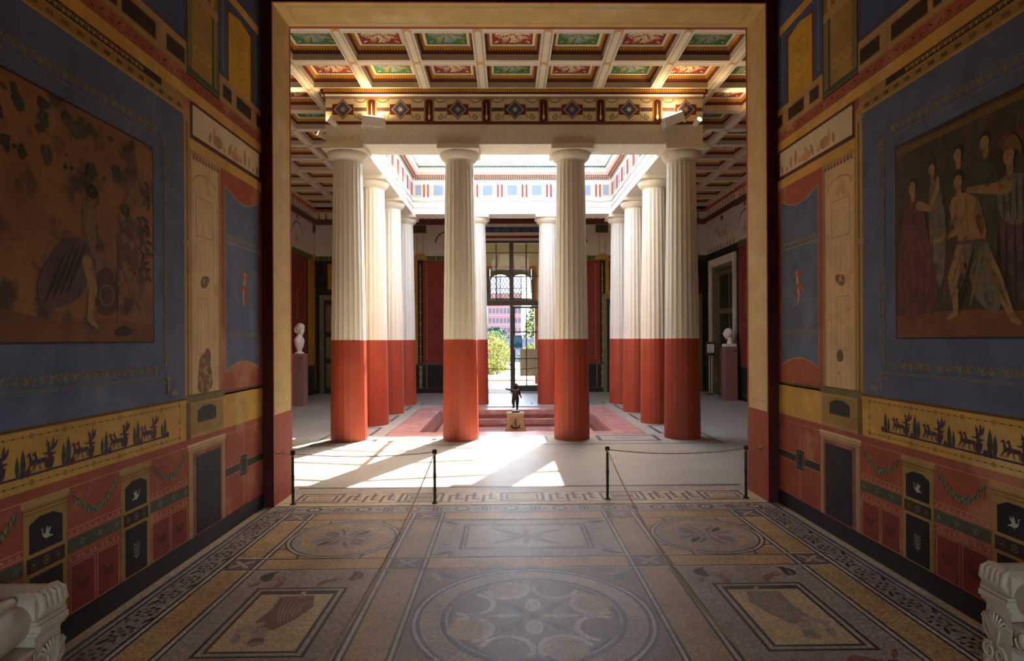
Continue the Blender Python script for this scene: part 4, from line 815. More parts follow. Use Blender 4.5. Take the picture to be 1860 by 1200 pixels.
for j, y in enumerate(ys):
    spans = [(xmin, xmax)] if not (ey0 + .05 < y < ey1 - .05) else [(xmin, -ex + .02), (ex - .02, xmax)]
    for a, b in spans:
        mb = MB(); mb.box(a, b, y - bw - .003, y + bw + .003, HB, HB + .2, 'cof_white'); c = Canvas(mb, (0, 0, HB), (1, 0, 0), (0, 1, 0), (0, 0, -1))
        for d in (-.05, .05): c.rect(a, y + d - .004, b, y + d + .004, 'line_brown' if d < 0 else 'tan')
        mb.build('beam', ca)
for i, x in enumerate(xs):
    spans = [(ymin, ymax)] if not (abs(x) < ex - .05) else [(ymin, ey0 - .02), (ey1 + .02, ymax)]
    for a, b in spans:
        mb = MB(); mb.box(x - bw, x + bw, a, b, HB - .002, HB + .2, 'cof_white'); c = Canvas(mb, (0, 0, HB - .002), (1, 0, 0), (0, 1, 0), (0, 0, -1))
        for d, m in ((-.055, 'line_brown'), (-.04, 'tan'), (.04, 'tan'), (.055, 'line_brown')): c.rect(x + d - .0035, a, x + d + .0035, b, m)
        for y in ys:
            if a < y < b:
                for q in range(4): c.leaf(x, y, .07, .03, PI / 4 + q * PI / 2, 'cof_gold', n=4)
        mb.build('beam', ca)
# roof above, closing the hall
mb = MB(); z0, z1 = HB + .2, HB + .35
for x0, x1, y0, y1 in ((-AX - .3, AX + .3, YF - .1, OY0 - .2), (-AX - .3, AX + .3, OY1 + .2, AY1 + .4), (-AX - .3, -OX - .2, OY0 - .2, OY1 + .2), (OX + .2, AX + .3, OY0 - .2, OY1 + .2)): mb.box(x0, x1, y0, y1, z0, z1, 'roof_plain')
mb.build('roof_slab', ca)

# ------------------------------------------------------------------ hall walls
def dotted(c, u, v0, v1, m, st=.09):
    n = int((v1 - v0) / st)
    for i in range(n): c.rect(u - .012, v0 + i * st, u + .012, v0 + i * st + .04, m)
def wall_zone(wall, O, U, N, u0, u1, red, yel, blk, doors=()):
    """red/yellow/black bays: lists of (u0,u1)"""
    def part(base=1.0): mb = MB(); return mb, Canvas(mb, O, U, (0, 0, 1), N, base)
    mb, c = part(); c.rect(u0, 4.12, u1, 5.1, 'atr_white'); mb.build('white_field', wall)
    mb, c = part(1); c.rect(u0, 3.98, u1, 4.12, 'atr_green'); c.rect(u0, 4.11, u1, 4.125, 'gold'); c.rect(u0, 3.975, u1, 3.985, 'ochre')
    n = int((u1 - u0) / .16)
    for i in range(n): c.leaf(u0 + (i + .5) * .16, 3.99, .11, .05, 1.57, 'mould_green' if i % 2 else 'ochre', n=4)
    mb.build('leaf_band', wall)
    # cornice
    Ov = Vector(O); Uv = Vector(U); Nv = Vector(N); up = Vector((0, 0, 1))
    mb = MB(); mb.prism([(0, 5.08), (.04, 5.08), (.07, 5.14), (.07, 5.2), (0, 5.2)], Ov + Uv * u0, Nv, up, Uv * (u1 - u0), 'brown_red'); mb.prism([(0, 5.05), (.02, 5.05), (.05, 5.085), (0, 5.085)], Ov + Uv * u0, Nv, up, Uv * (u1 - u0), 'robe_purple')
    mb.prism([(0, 5.2), (.01, 5.2), (.01, 5.44), (0, 5.44)], Ov + Uv * u0, Nv, up, Uv * (u1 - u0), 'met_cream'); mb.prism([(0, 5.43), (.03, 5.43), (.08, 5.5), (0, 5.5)], Ov + Uv * u0, Nv, up, Uv * (u1 - u0), 'mould_red')
    n = int((u1 - u0) / .22)
    for i in range(n):
        q = Ov + Uv * (u0 + (i + .5) * .22) + up * 5.32
        mb.obox(q + Nv * .012, Uv * .012, Nv * .003, up * .09, 'green_dark'); mb.obox(q + Nv * .012 - up * .1, Uv * .05, Nv * .003, up * .015, 'green_dark'); mb.obox(q + Nv * .075 - up * .15, Uv * .03, Nv * .004, up * .015, 'ochre'); mb.obox(q + Nv * .06 + up * .15, Uv * .05, Nv * .01, up * .012, 'cof_gold')
    mb.build('wall_cornice', wall)
    for a, b in red:
        mb, c = part(); c.rect(a, .88, b, 3.98, 'atr_red')
        for u in (a + .12, b - .12): dotted(c, u, 1.0, 3.9, 'ochre'); c.rect(u - .03, 1.0, u - .026, 3.9, 'gold_dim')
        mb.build('red_panel', wall)
        mb, c = part(2); m = (a + b) / 2
        c.stroke([(m - .03, 2.2), (m, 2.6), (m - .02, 2.9)], [.1, .12, .05], 'ochre_dark'); c.disc(m, 2.98, .06, 'skin_dim'); c.arc(m, 2.2, .3, PI + .4, 2 * PI - .4, .015, 'olive'); mb.build('painted_figure', wall)
        mb, c = part(2); c.arc(m, 4.5, .4, .1, PI - .1, .03, 'green_dark', rv=.35)
        for q in range(9): c.disc(m + .4 * math.cos(.1 + q * .37), 4.5 + .35 * math.sin(.1 + q * .37), .028, 'olive_dark', n=6)
        c.spiral(m - .12, 4.35, .1, 1.4, 0, .012, 'brown'); c.spiral(m + .12, 4.35, .1, 1.4, PI, .012, 'brown', -1); c.leaf(m, 4.2, .4, .03, 1.57, 'brown'); c.rect(m - .06, 4.95, m + .06, 5.03, 'brown_red'); mb.build('painted_arch', wall)
    for a, b in yel:
        mb, c = part(); c.rect(a, .88, b, 3.98, 'atr_yellow'); c.rect(a, .88, a + .015, 3.98, 'atr_black'); mb.build('yellow_panel', wall)
    for a, b in blk:
        mb, c = part(1.5); c.rect(a, .88, b, 3.98, 'atr_black'); m = (a + b) / 2; c.rect(m - .008, .9, m + .008, 3.9, 'gold')
        for q in range(9): c.disc(m, 1.1 + q * .33, .022, 'gold', .03, n=8)
        mb.build('candelabrum_strip', wall)
        mb, c = part(2)
        for u in (m - .1, m + .08): c.rect(u, 4.1, u + .02, 4.8, 'ochre')
        c.rect(m - .2, 4.8, m + .18, 5.04, 'olive_dark'); c.rect(m - .18, 4.78, m + .16, 4.81, 'gold'); c.poly([(m - .25, 4.0), (m + .25, 4.0), (m + .12, 4.18), (m - .12, 4.18)], 'ochre'); mb.build('painted_aedicule', wall)
    mb, c = part(); c.rect(u0, 0, u1, .84, 'atr_black'); c.rect(u0, .84, u1, .88, 'green'); c.rect(u0, .13, u1, .145, 'ochre_dark'); mb.build('black_dado', wall)
    for a, b in blk:
        m = (a + b) / 2; mb, c = part(2)
        c.stroke([(m, .16), (m, .24), (m, .34), (m, .46), (m, .6), (m, .7), (m, .82)], [.12, .05, .1, .05, .1, .06, .12], 'gold_dim')
        for q in (-.18, .18): c.rect(m + q - .01, .15, m + q + .01, .84, 'gold_dim')
        mb.build('painted_baluster', wall)
def simple_wall(name, boxes, txt):
    mb = MB()
    for b in boxes: mb.box(*b, 'atr_black')
    return label(mb.build(name), txt, 'wall', kind='structure')
wl = simple_wall('wall_atrium_left', [(-AX - .3, -AX, YF, AY1 + .3, -.1, HB + .2)], 'red and yellow panelled wall behind the left colonnade')
wall_zone(wl, (-AX, 0, 0), (0, 1, 0), (1, 0, 0), YF, AY1, [(15.6, 17.1), (13.2, 14.8), (10.6, 12.4), (7.4, 9.4)], [(17.18, 17.8), (14.95, 15.5), (12.55, 13.1), (9.6, 10.4)], [(17.8, 17.9), (15.5, 15.6), (14.82, 14.94), (12.42, 12.54), (10.45, 10.57)])
# right wall with a framed doorway
D0, D1, DT = 15.6, 17.35, 3.65
wr = simple_wall('wall_atrium_right', [(AX, AX + .3, YF, D0, -.1, HB + .2), (AX, AX + .3, D1, AY1 + .3, -.1, HB + .2), (AX, AX + .3, D0, D1, DT, HB + .2), (AX + .3, AX + .42, D0 - .2, D1 + .2, -.2, DT + .3), (AX, AX + .3, D0, D1, -.2, -.002)], 'red and yellow panelled wall with a doorway behind the right colonnade')
wall_zone(wr, (AX, 0, 0), (0, 1, 0), (-1, 0, 0), YF, D0 - .15, [(13.2, 14.2), (10.6, 12.4), (7.4, 9.4), (14.45, 15.35)], [(9.6, 10.4)], [(14.25, 14.4), (12.42, 12.54), (10.45, 10.57)])
mb = MB(); c = Canvas(mb, (AX, 0, 0), (0, 1, 0), (0, 0, 1), (-1, 0, 0)); c.rect(D0 - .15, 4.0, AY1, 5.1, 'atr_white'); c.rect(D0 - .15, 4.0, AY1, 4.1, 'atr_black')
for i in range(9): c.arc(D0 + .05 + i * .24, 4.12, .09, 0, PI, .025, 'ochre', rv=.14); c.leaf(D0 + .05 + i * .24, 4.1, .14, .07, 1.57, 'atr_green', n=4)
for q in (-1, 1): c.spiral(16.5 + q * .3, 4.6, .2, 1.4, 0, .014, 'olive_dark', q); c.spiral(16.5 + q * .55, 4.7, .12, 1.3, 1, .012, 'brown', -q); c.leaf(16.5 + q * .1, 4.4, .4, .05, PI / 2 - q * .7, 'olive')
c.rect(16.42, 4.9, 16.62, 5.02, 'brown_red'); c.leaf(16.5, 4.3, .5, .03, 1.57, 'brown'); mb.build('white_field', wr)
mb = MB(); mb.box(AX - .07, AX, D0 - .15, AY1, 5.08, 5.2, 'brown_red'); mb.box(AX - .01, AX, D0 - .15, AY1, 5.2, 5.44, 'met_cream'); mb.box(AX - .06, AX, D0 - .15, AY1, 5.43, 5.5, 'mould_red')
for i in range(11): mb.box(AX - .016, AX - .01, D0 + .2 * i, D0 + .2 * i + .025, 5.23, 5.41, 'green_dark')
mb.build('wall_cornice', wr)
dr = empty('door_3', (AX, (D0 + D1) / 2, 0)); label(dr, 'tall dark olive doorway in a white frame, behind the head on the right', 'door', kind='structure')
def dbox(name, x0, x1, y0, y1, z0, z1, m, par=dr):
    mb = MB(); o = par.location; mb.box(x0 - o.x, x1 - o.x, y0 - o.y, y1 - o.y, z0, z1, m); return bev(mb.build(name, par), .008)
for y0, y1, z0, z1 in ((D0 - .12, D0, 0, DT + .22), (D1, D1 + .12, 0, DT + .22), (D0, D1, DT, DT + .22)):
    dbox('door_frame', AX - .07, AX + .1, y0, y1, z0, z1, 'atr_white'); 
for y0, y1, z0, z1 in ((D0, D0 + .08, 0, DT), (D1 - .08, D1, 0, DT), (D0 + .08, D1 - .08, DT - .1, DT)): dbox('door_lining', AX + .0, AX + .3, y0, y1, z0, z1, 'door_olive')
dl = dbox('door_leaf', AX + .18, AX + .24, D0 + .08, D1 - .08, 0, DT - .1, 'door_olive')
for y0, y1 in ((D0 + .2, (D0 + D1) / 2 - .06), ((D0 + D1) / 2 + .06, D1 - .2)):
    for z0, z1 in ((.2, 1.0), (1.15, 2.3), (2.45, DT - .25)):
        mb = MB(); o = dr.location; mb.box(AX + .165 - o.x, AX + .18 - o.x, y0 - o.y, y1 - o.y, z0, z1, 'door_dark'); mb.build('door_panel', dl)
# back wall with the glazed entrance and side doors
EW, EH = .9, 4.57
wb = simple_wall('wall_atrium_back', [(-AX, -EW, AY1, AY1 + .3, -.1, HB + .2), (EW, AX, AY1, AY1 + .3, -.1, HB + .2), (-EW, EW, AY1, AY1 + .3, EH, HB + .2)], 'red panelled back wall around the tall glazed entrance')
for a, b, red, yel, blk in ((-AX, -EW - .02, [(-2.66, -1.1), (-4.4, -3.35)], [(-3.25, -2.82)], [(-2.8, -2.68), (-3.35, -3.26), (-4.6, -4.42)]), (EW + .02, AX, [(1.1, 2.66), (3.35, 4.4)], [(2.82, 3.25)], [(2.68, 2.8), (3.26, 3.35), (4.42, 4.6)])):
    wall_zone(wb, (0, AY1, 0), (1, 0, 0), (0, -1, 0), a, b, red, yel, blk)
mb = MB(); c = Canvas(mb, (0, AY1, 0), (1, 0, 0), (0, 0, 1), (0, -1, 0)); c.rect(-EW, EH, EW, 5.1, 'atr_white'); c.rect(-EW, 4.64, EW, 4.72, 'atr_red'); c.rect(-EW, 4.82, EW, 4.98, 'plum'); mb.build('door_head_band', wb)
for i in range(6):
    mb = MB(); c = Canvas(mb, (0, AY1, 0), (1, 0, 0), (0, 0, 1), (0, -1, 0), 2); c.rect(-.84 + i * .29, 4.85, -.62 + i * .29, 4.95, 'blue_deep'); mb.build('purple_panel', wb)
mb = MB(); mb.box(-EW, EW, AY1 - .07, AY1, 5.08, 5.2, 'brown_red'); mb.box(-EW, EW, AY1 - .02, AY1, 5.2, 5.44, 'green_dark'); mb.box(-EW, EW, AY1 - .07, AY1, 5.43, 5.5, 'mould_red')
for i in range(14): mb.obox((-EW + .07 + i * .13, AY1 - .025, 5.32), (.045, 0, .05), (0, .006, 0), (-.02, 0, .03), 'ochre_dark')
mb.build('wall_cornice', wb)
def olive_door(x, n, txt):
    d = empty('door_%d' % n, (x, AY1, 0)); label(d, txt, 'door', kind='structure')
    for a, b, z0, z1 in ((-.55, -.43, 0, 2.8), (.43, .55, 0, 2.8), (-.55, .55, 2.8, 2.95)):
        mb = MB(); mb.box(a, b, -.06, -.001, z0, z1, 'door_olive'); bev(mb.build('door_frame', d), .01)
    mb = MB(); mb.box(-.43, .43, -.03, -.001, 0, 2.8, 'door_dark'); lf = mb.build('door_leaf', d)
    for z0, z1 in ((.2, .9), (1.05, 1.7), (1.85, 2.65)):
        for a, b in ((-.36, -.05), (.05, .36)):
            mb = MB(); mb.box(a, b, -.042, -.03, z0, z1, 'door_olive'); bev(mb.build('door_panel', lf), .008)
    mb = MB(); mb.box(-.36, .36, -.03, -.001, 3.05, 3.95, 'atr_black'); mb.box(-.3, .3, -.034, -.03, 3.12, 3.88, 'atr_yellow'); mb.build('overdoor_panel', d)
    mb = MB(); c = Canvas(mb, (0, -.034, 0), (1, 0, 0), (0, 0, 1), (0, -1, 0)); c.limb([(0, 3.3), (.02, 3.55)], [.08, .06], 'blue_deep'); c.disc(.02, 3.68, .06, 'skin'); c.limb([(.0, 3.5), (-.15, 3.45)], [.04, .03], 'skin'); c.rect(-.1, 3.15, .1, 3.25, 'white_paint'); mb.build('overdoor_figure', d)
olive_door(-5.2, 4, 'olive panelled side door in the far left corner of the hall')
olive_door(5.2, 5, 'olive panelled side door in the far right corner of the hall')
olive_door(3.3, 6, 'olive side door in the back wall right of the glazed entrance')
# ================================================================== ENTRANCE AND VESTIBULE
VY, VW = 21.5, 1.9
ed = empty('door_1', (0, AY1 + .15, 0)); label(ed, 'tall iron glazed entrance with left leaf open and transom window above', 'door', kind='structure')
def bar(name, x0, x1, z0, z1, par, m='iron_brown', d=.05, y=0):
    mb = MB(); mb.box(x0, x1, y - d / 2, y + d / 2, z0, z1, m); return mb.build(name, par)
bar('door_frame', -EW, -EW + .07, 0, EH, ed, d=.12); bar('door_frame', EW - .07, EW, 0, EH, ed, d=.12); bar('door_frame', -EW + .07, EW - .07, EH - .06, EH, ed, d=.12)
bar('transom', -EW + .07, EW - .07, 2.62, 2.76, ed, d=.12); bar('mullion', -.065, .065, 2.76, EH - .06, ed, d=.1); bar('mullion', -.05, .05, 0, 2.62, ed, d=.1)
xsb = [-.83, -.46, -.065, .065, .45, .83]; zsb = [2.76, 3.5, 4.22, EH - .06]
for x in (-.46, .45): bar('glazing_bar', x - .02, x + .02, 2.76, EH - .06, ed)
for z in (3.5, 4.22):
    for a, b in ((-.83, -.065), (.065, .83)): bar('glazing_bar', a, b, z - .016, z + .016, ed, d=.044)
for a, b in ((-.83, -.46), (-.46, -.065), (.065, .45), (.45, .83)):
    for z0, z1 in ((2.76, 3.5), (3.5, 4.22), (4.22, EH - .06)): bar('glass_pane', a + .01, b - .01, z0 + .01, z1 - .01, ed, 'glass', .006)
lf = empty('glazed_leaf', (.44, 0, 0)); lf.parent = ed
for x0, x1, z0, z1 in ((-.39, -.34, .02, 2.6), (.34, .39, .02, 2.6), (-.34, .34, 2.54, 2.6), (-.34, .34, .02, .2), (-.015, .015, .2, 2.54), (-.34, -.015, 1.8, 1.84), (.015, .34, 1.8, 1.84), (-.34, -.015, 1.0, 1.03), (.015, .34, 1.0, 1.03)): bar('leaf_bar', x0, x1, z0, z1, lf, 'iron_brown' if x1 - x0 > .05 else 'iron', .04)
for a, b in ((-.34, -.015), (.015, .34)):
    for z0, z1 in ((.2, 1.0), (1.03, 1.8), (1.84, 2.54)): bar('glass_pane', a, b, z0, z1, lf, 'glass', .006)
# left leaf stands open into the vestibule
lf = empty('glazed_leaf', (-.83, .06, 0)); lf.parent = ed
mbs = [(.0, .05, .02, 2.6), (.68, .73, .02, 2.6), (.05, .68, 2.54, 2.6), (.05, .68, .02, .2), (.05, .68, 1.8, 1.84), (.05, .68, 1.0, 1.03)]
for y0, y1, z0, z1 in mbs:
    mb = MB(); mb.box(-.02, .02, y0, y1, z0, z1, 'iron_brown'); mb.build('leaf_bar', lf)
for z0, z1 in ((.2, 1.0), (1.03, 1.8), (1.84, 2.54)):
    mb = MB(); mb.box(-.003, .003, .05, .68, z0, z1, 'glass'); mb.build('glass_pane', lf)
ps = empty('poster', (.19, AY1 + .12, 1.3)); label(ps, 'blue printed poster stuck on the glazed right door leaf', 'poster')
mb = MB(); mb.box(-.13, .13, -.004, 0, 0, .42, 'poster_blue'); c = Canvas(mb, (0, -.004, 0), (1, 0, 0), (0, 0, 1), (0, -1, 0))
c.rect(-.13, 0, .13, .04, 'paper'); c.poly([(-.13, .14), (-.02, .2), (.13, .16), (.13, .06), (-.13, .06)], 'poster_dark'); c.arc(-.02, .3, .05, .5, 4, .014, 'paper'); c.arc(.05, .3, .04, 2.5, 6, .012, 'paper'); mb.build('sheet', ps)
# vestibule shell
mb = MB(); mb.box(-VW, VW, AY1, VY + .3, -.1, 0, 'pave'); label(mb.build('floor_vestibule'), 'grey stone floor of the entrance vestibule beyond the glazed door', 'floor', kind='structure')
mb = MB(); mb.box(-.9, .9, AY1 - .25, AY1 + .1, 0.0, .012, 'grey_mat'); label(mb.build('door_mat'), 'grey mat lying at the threshold of the glazed door', 'mat')
for s, nm in ((-1, 'left'), (1, 'right')):
    mb = MB(); a, b = sorted((s * VW, s * (VW + .3))); mb.box(a, b, AY1 + .3, VY, -.1, 5.3, 'vest_wall'); label(mb.build('wall_vestibule_' + nm), 'cream %s side wall of the entrance vestibule' % nm, 'wall', kind='structure')
mb = MB(); mb.box(-VW, VW, AY1 + .3, VY + .3, 5.3, 5.5, 'vest_wall'); label(mb.build('ceiling_vestibule'), 'cream ceiling of the entrance vestibule', 'ceiling', kind='structure')
# outer wall with portal and twin arched windows
PW, PT = .86, 2.92
mb = MB(); mb.box(-VW, -PW, VY, VY + .3, -.1, 5.3, 'vest_wall'); mb.box(PW, VW, VY, VY + .3, -.1, 5.3, 'vest_wall'); mb.box(-PW, PW, VY, VY + .3, 4.16, 5.3, 'vest_wall')
wv = mb.build('wall_vestibule_front'); label(wv, 'cream outer wall of the vestibule above the portal', 'wall', kind='structure')
for k, (x0, x1, z0, z1) in enumerate(((-PW - .08, -PW, 0, 4.24), (PW, PW + .08, 0, 4.24), (-PW, PW, 4.16, 4.24))):
    mb = MB(); mb.box(x0, x1, VY - .02, VY, z0, z1, 'red'); mb.build('red_border', wv)
pw = empty('window_2', (0, VY + .15, 0)); label(pw, 'pair of small arched lattice windows over the outer portal', 'window', kind='structure')
def archwin(cx):
    w_, z0, zs_ = .36, 3.08, 3.75; out = [(-w_, z0), (w_, z0), (w_, zs_)] + [(w_ * math.cos(a), zs_ + .22 * math.sin(a)) for a in [PI * i / 10 for i in range(1, 10)]] + [(-w_, zs_)]
    mb = MB(); mb.prism([(cx + x, z) for x, z in out], (0, -.003, 0), (1, 0, 0), (0, 0, 1), (0, .006, 0), 'glass'); mb.build('glass_pane', pw)
    mb = MB()
    for i in range(-6, 7):
        for sg in (-1, 1):
            P = []
            for t in range(13):
                z = z0 + t * .074; x = i * .12 + sg * (z - z0) * .55
                top = zs_ if abs(x) >= w_ else zs_ + .22 * math.sqrt(max(0, 1 - (x / w_) ** 2))
                if abs(x) < w_ and z < top: P.append((cx + x, 0, z))
            if len(P) > 1: mb.tube(P, .011, 'iron', 4, False)
    mb.build('lattice', pw, kind='stuff')
    mb = MB(); mb.tube([(cx + x, -.01, z) for x, z in out + out[:1]], .02, 'iron_brown', 6); mb.tube([(cx, -.01, z0), (cx, -.01, zs_ + .2)], .012, 'iron', 5); mb.tube([(cx - w_, -.01, 3.45), (cx + w_, -.01, 3.45)], .01, 'iron', 5); mb.build('window_frame', pw)
    return [(cx + x, z) for x, z in out]
A = archwin(-.38); B = archwin(.38)
# olive spandrel panel around the arches, built of pieces
mb = MB()
mb.box(-PW, PW, -.08, .08, PT, 3.06, 'door_olive'); mb.box(-PW, -.76, -.08, .08, 3.06, 4.16, 'door_olive'); mb.box(.76, PW, -.08, .08, 3.06, 4.16, 'door_olive'); mb.box(-.02, .02, -.08, .08, 3.06, 4.16, 'door_olive')
for cx in (-.38, .38):
    n = 10
    for i in range(n):
        a0, a1 = PI * i / n, PI * (i + 1) / n
        P = [(cx + .37 * math.cos(a0), 3.75 + .23 * math.sin(a0)), (cx + .37 * math.cos(a0), 4.16), (cx + .37 * math.cos(a1), 4.16), (cx + .37 * math.cos(a1), 3.75 + .23 * math.sin(a1))]
        mb.prism(P, (0, -.08, 0), (1, 0, 0), (0, 0, 1), (0, .16, 0), 'door_olive')
mb.build('olive_panel', pw)
# display board on legs, rope
sb = empty('display_board', (.63, 20.0, 0)); label(sb, 'beige display board on thin legs inside the entrance, right of the open leaf', 'board')
mb = MB(); mb.box(-.34, .34, -.02, .02, .36, 1.27, 'board'); bev(mb.build('panel', sb), .006)
mb = MB(); c = Canvas(mb, (0, -.02, 0), (1, 0, 0), (0, 0, 1), (0, -1, 0)); c.leaf(-.2, .42, .3, .12, 1.2, 'cream'); c.leaf(-.1, .42, .24, .1, .5, 'cream'); mb.build('pale_print', sb)
for x in (-.3, .3):
    mb = MB(); mb.box(x - .012, x + .012, -.012, .012, .02, .36, 'lamp_white'); mb.box(x - .02, x + .02, -.2, .2, 0, .025, 'lamp_white'); mb.build('leg', sb)
rp = MB(); rp.tube([(-1.85 + 3.7 * i / 16, 19.2, .85 - .22 * (1 - (i / 8 - 1) ** 2)) for i in range(17)], .012, 'iron_brown', 6); label(rp.build('entrance_rope'), 'dark rope hanging across the entrance vestibule', 'rope')

# ================================================================== OUTDOORS
mb = MB(); mb.box(-250, 250, VY + .3, 700, -.3, -.12, 'gravel'); label(mb.build('ground'), 'bright gravel ground outside the entrance', 'ground', kind='structure')
mb = MB(); mb.box(-6, 6, VY + .3, 27, -.12, -.03, 'pave'); label(mb.build('terrace_paving'), 'pale stone paving in front of the portal', 'paving', kind='structure')
mb = MB(); mb.box(-6, 6, 23.2, 23.45, -.12, .03, 'kerb'); bev(label(mb.build('kerb'), 'low reddish kerb across the paving outside', 'kerb'), .02)
mb = MB(); mb.box(-30, 30, 46, 46.5, -.12, 1.55, 'stone_wall'); mb.box(-30, 30, 45.9, 46.6, 1.55, 1.68, 'stone_wall'); label(mb.build('garden_wall'), 'grey garden wall behind the flowering shrubs', 'garden wall')
def bush(x, y, rx, ry, h, n, mats, name, txt, cat, z0=-.12, lsz=.1):
    o = empty(name, (x, y, z0)); label(o, txt, cat)
    mb = MB(); rnd = random.Random(int(x * 97 + y))
    for i in range(n):
        a = rnd.random() * 2 * PI; t = rnd.random(); rr = (rnd.random() ** .4); z = h * t
        prof = math.sqrt(max(.03, 1 - (2 * t - .85) ** 2 / 1.35)); p = Vector((rx * rr * prof * math.cos(a), ry * rr * prof * math.sin(a), z + .05))
        d = Vector((rnd.gauss(0, 1), rnd.gauss(0, 1), rnd.gauss(.3, 1))).normalized(); e = d.orthogonal().normalized(); s = lsz * (.6 + rnd.random() * .8)
        e = (Matrix.Rotation(rnd.random() * 6.28, 3, d) @ e)
        mb.add([p, p + d * s * .5 + e * s * .28, p + d * s, p + d * s * .5 - e * s * .28], [(0, 1, 2, 3)], mats[int(rnd.random() ** 1.5 * len(mats))])
    mb.build('foliage', o, kind='stuff')
    mb = MB()
    for i in range(7): a = i * .9; mb.tube([(.1 * rx * math.cos(a), .1 * ry * math.sin(a), 0), (.3 * rx * math.cos(a), .3 * ry * math.sin(a), h * .4), (.5 * rx * math.cos(a + .3), .5 * ry * math.sin(a + .3), h * .75)], [.04, .03, .01], 'stem', 5)
    mb.build('stem', o)
bush(-1.05, 29.6, 1.25, .9, 1.75, 5200, ['leaf_yellow', 'leaf_green', 'leaf_yellow', 'flower_pink'], 'flowering_shrub', 'yellow green flowering shrub seen through the open left leaf', 'shrub')
bush(1.5, 31.2, 1.1, .9, 1.5, 4200, ['leaf_yellow', 'leaf_green', 'leaf_green'], 'flowering_shrub', 'yellow green shrub seen through the glazed right leaf', 'shrub')
bush(-.9, 33.6, 1.0, .8, 2.1, 2600, ['leaf_green', 'sage', 'leaf_yellow'], 'flowering_shrub', 'grey green shrub rising behind the yellow flowering shrub', 'shrub')
bush(-1.35, 58, 1.6, 1.5, 2.75, 3000, ['leaf_dark'], 'clipped_shrub', 'dark green dome shaped clipped shrub before the red palace', 'shrub', lsz=.22)
bush(3.4, 60, 1.9, 1.6, 5.6, 4000, ['leaf_green', 'leaf_dark', 'leaf_yellow'], 'leafy_tree', 'tall green tree beside the red palace', 'tree', lsz=.3)
pal = empty('palace', (0, 420, 0)); label(pal, 'large pink sandstone palace with rows of windows far outside the door', 'building')
mb = MB(); mb.box(-95, 10, 0, 40, -.2, 34, 'sandstone'); mb.build('facade', pal)
for z in (4.6, 11.4, 18.2, 25, 33):
    mb = MB(); mb.box(-95, 10.3, -.5, 0, z, z + .7, 'sand_trim'); mb.build('string_course', pal)
mb = MB(); mb.box(-.85, .85, -.12, 0, 0, 3.6, 'win_dark'); wm = mb.mesh('window'); mb = MB(); mb.box(-1.1, -.85, -.3, 0, -.2, 3.9, 'sand_trim'); mb.box(.85, 1.1, -.3, 0, -.2, 3.9, 'sand_trim'); mb.box(-.85, .85, -.3, 0, 3.6, 3.9, 'sand_trim'); mb.box(-1.2, 1.2, -.45, 0, -.5, -.2, 'sand_trim'); mb.box(-.06, .06, -.2, -.12, 0, 3.6, 'sand_trim'); sm = mb.mesh('surround')
for z in (6.4, 13.2, 20, 27):
    for i in range(14):
        o = link('window', wm, pal, (-25 + i * 2.6, 0, z)); link('surround', sm, o)
mb = MB(); mb.prism([(-2, 34), (42, 34), (20, 48)], (-96, 0, 0), (0, 1, 0), (0, 0, 1), (107, 0, 0), 'slate'); mb.build('roof', pal)

# ================================================================== THINGS IN THE HALL
def post(x, y, txt):
    o = empty('barrier_post', (x, y, 0)); label(o, txt, 'post', 'low iron barrier posts')
    mb = MB(); mb.lathe([(.013, .012), (.014, .12), (.017, .125), (.017, .14), (.014, .145), (.014, .26), (.017, .265), (.017, .28), (.014, .285), (.013, .44), (.013, .49)], ZERO, 'iron', 10); mb.build('rod', o)
    mb = MB(); mb.lathe([(.02, .485), (.023, .492), (.023, .52), (.015, .527)], ZERO, 'iron', 10); mb.build('cap', o)
    mb = MB(); mb.lathe([(.03, 0), (.03, .006), (.02, .013)], ZERO, 'iron', 12); mb.build('foot', o)
    mb = MB(); mb.lathe([(.011, -.01), (.014, -.005), (.014, .005), (.011, .01)], (0, 0, .475), 'brass', 10); mb.build('ring', o)
PL = [(-.86, 5.83, 'iron barrier post left of the gap, nearer the middle of the floor'), (-2.24, 5.83, 'iron barrier post against the left pier'), (.85, 5.92, 'iron barrier post right of the gap, nearer the middle of the floor'), (2.24, 5.92, 'iron barrier post against the right pier'), (-.86, 1.0, 'iron barrier post at the near end of the left floor rope'), (.85, 1.0, 'iron barrier post at the near end of the right floor rope')]
for p in PL: post(*p)
def rope(a, b, sag, r, txt):
    a = Vector(a); b = Vector(b); n = 24; mb = MB()
    mb.tube([a.lerp(b, i / n) - Vector((0, 0, sag * (1 - (2 * i / n - 1) ** 2))) for i in range(n + 1)], r, 'rope', 6)
    o = mb.build('barrier_rope'); label(o, txt, 'rope', 'thin gold barrier ropes'); return o
Hh = .495
rope((-2.225, 5.83, Hh), (-.875, 5.83, Hh + .005), .035, .005, 'thin gold rope across the left side of the opening'); rope((.865, 5.92, Hh), (2.225, 5.92, Hh), .045, .006, 'thin gold rope across the right side of the opening')
rope((-.86, 5.813, Hh), (-.86, 1.017, Hh), .17, .005, 'thin gold rope running from the left middle post over the mosaic toward the viewer'); rope((.85, 5.9, Hh), (.85, 1.02, Hh), .28, .006, 'thin gold rope running from the right middle post over the mosaic toward the viewer')
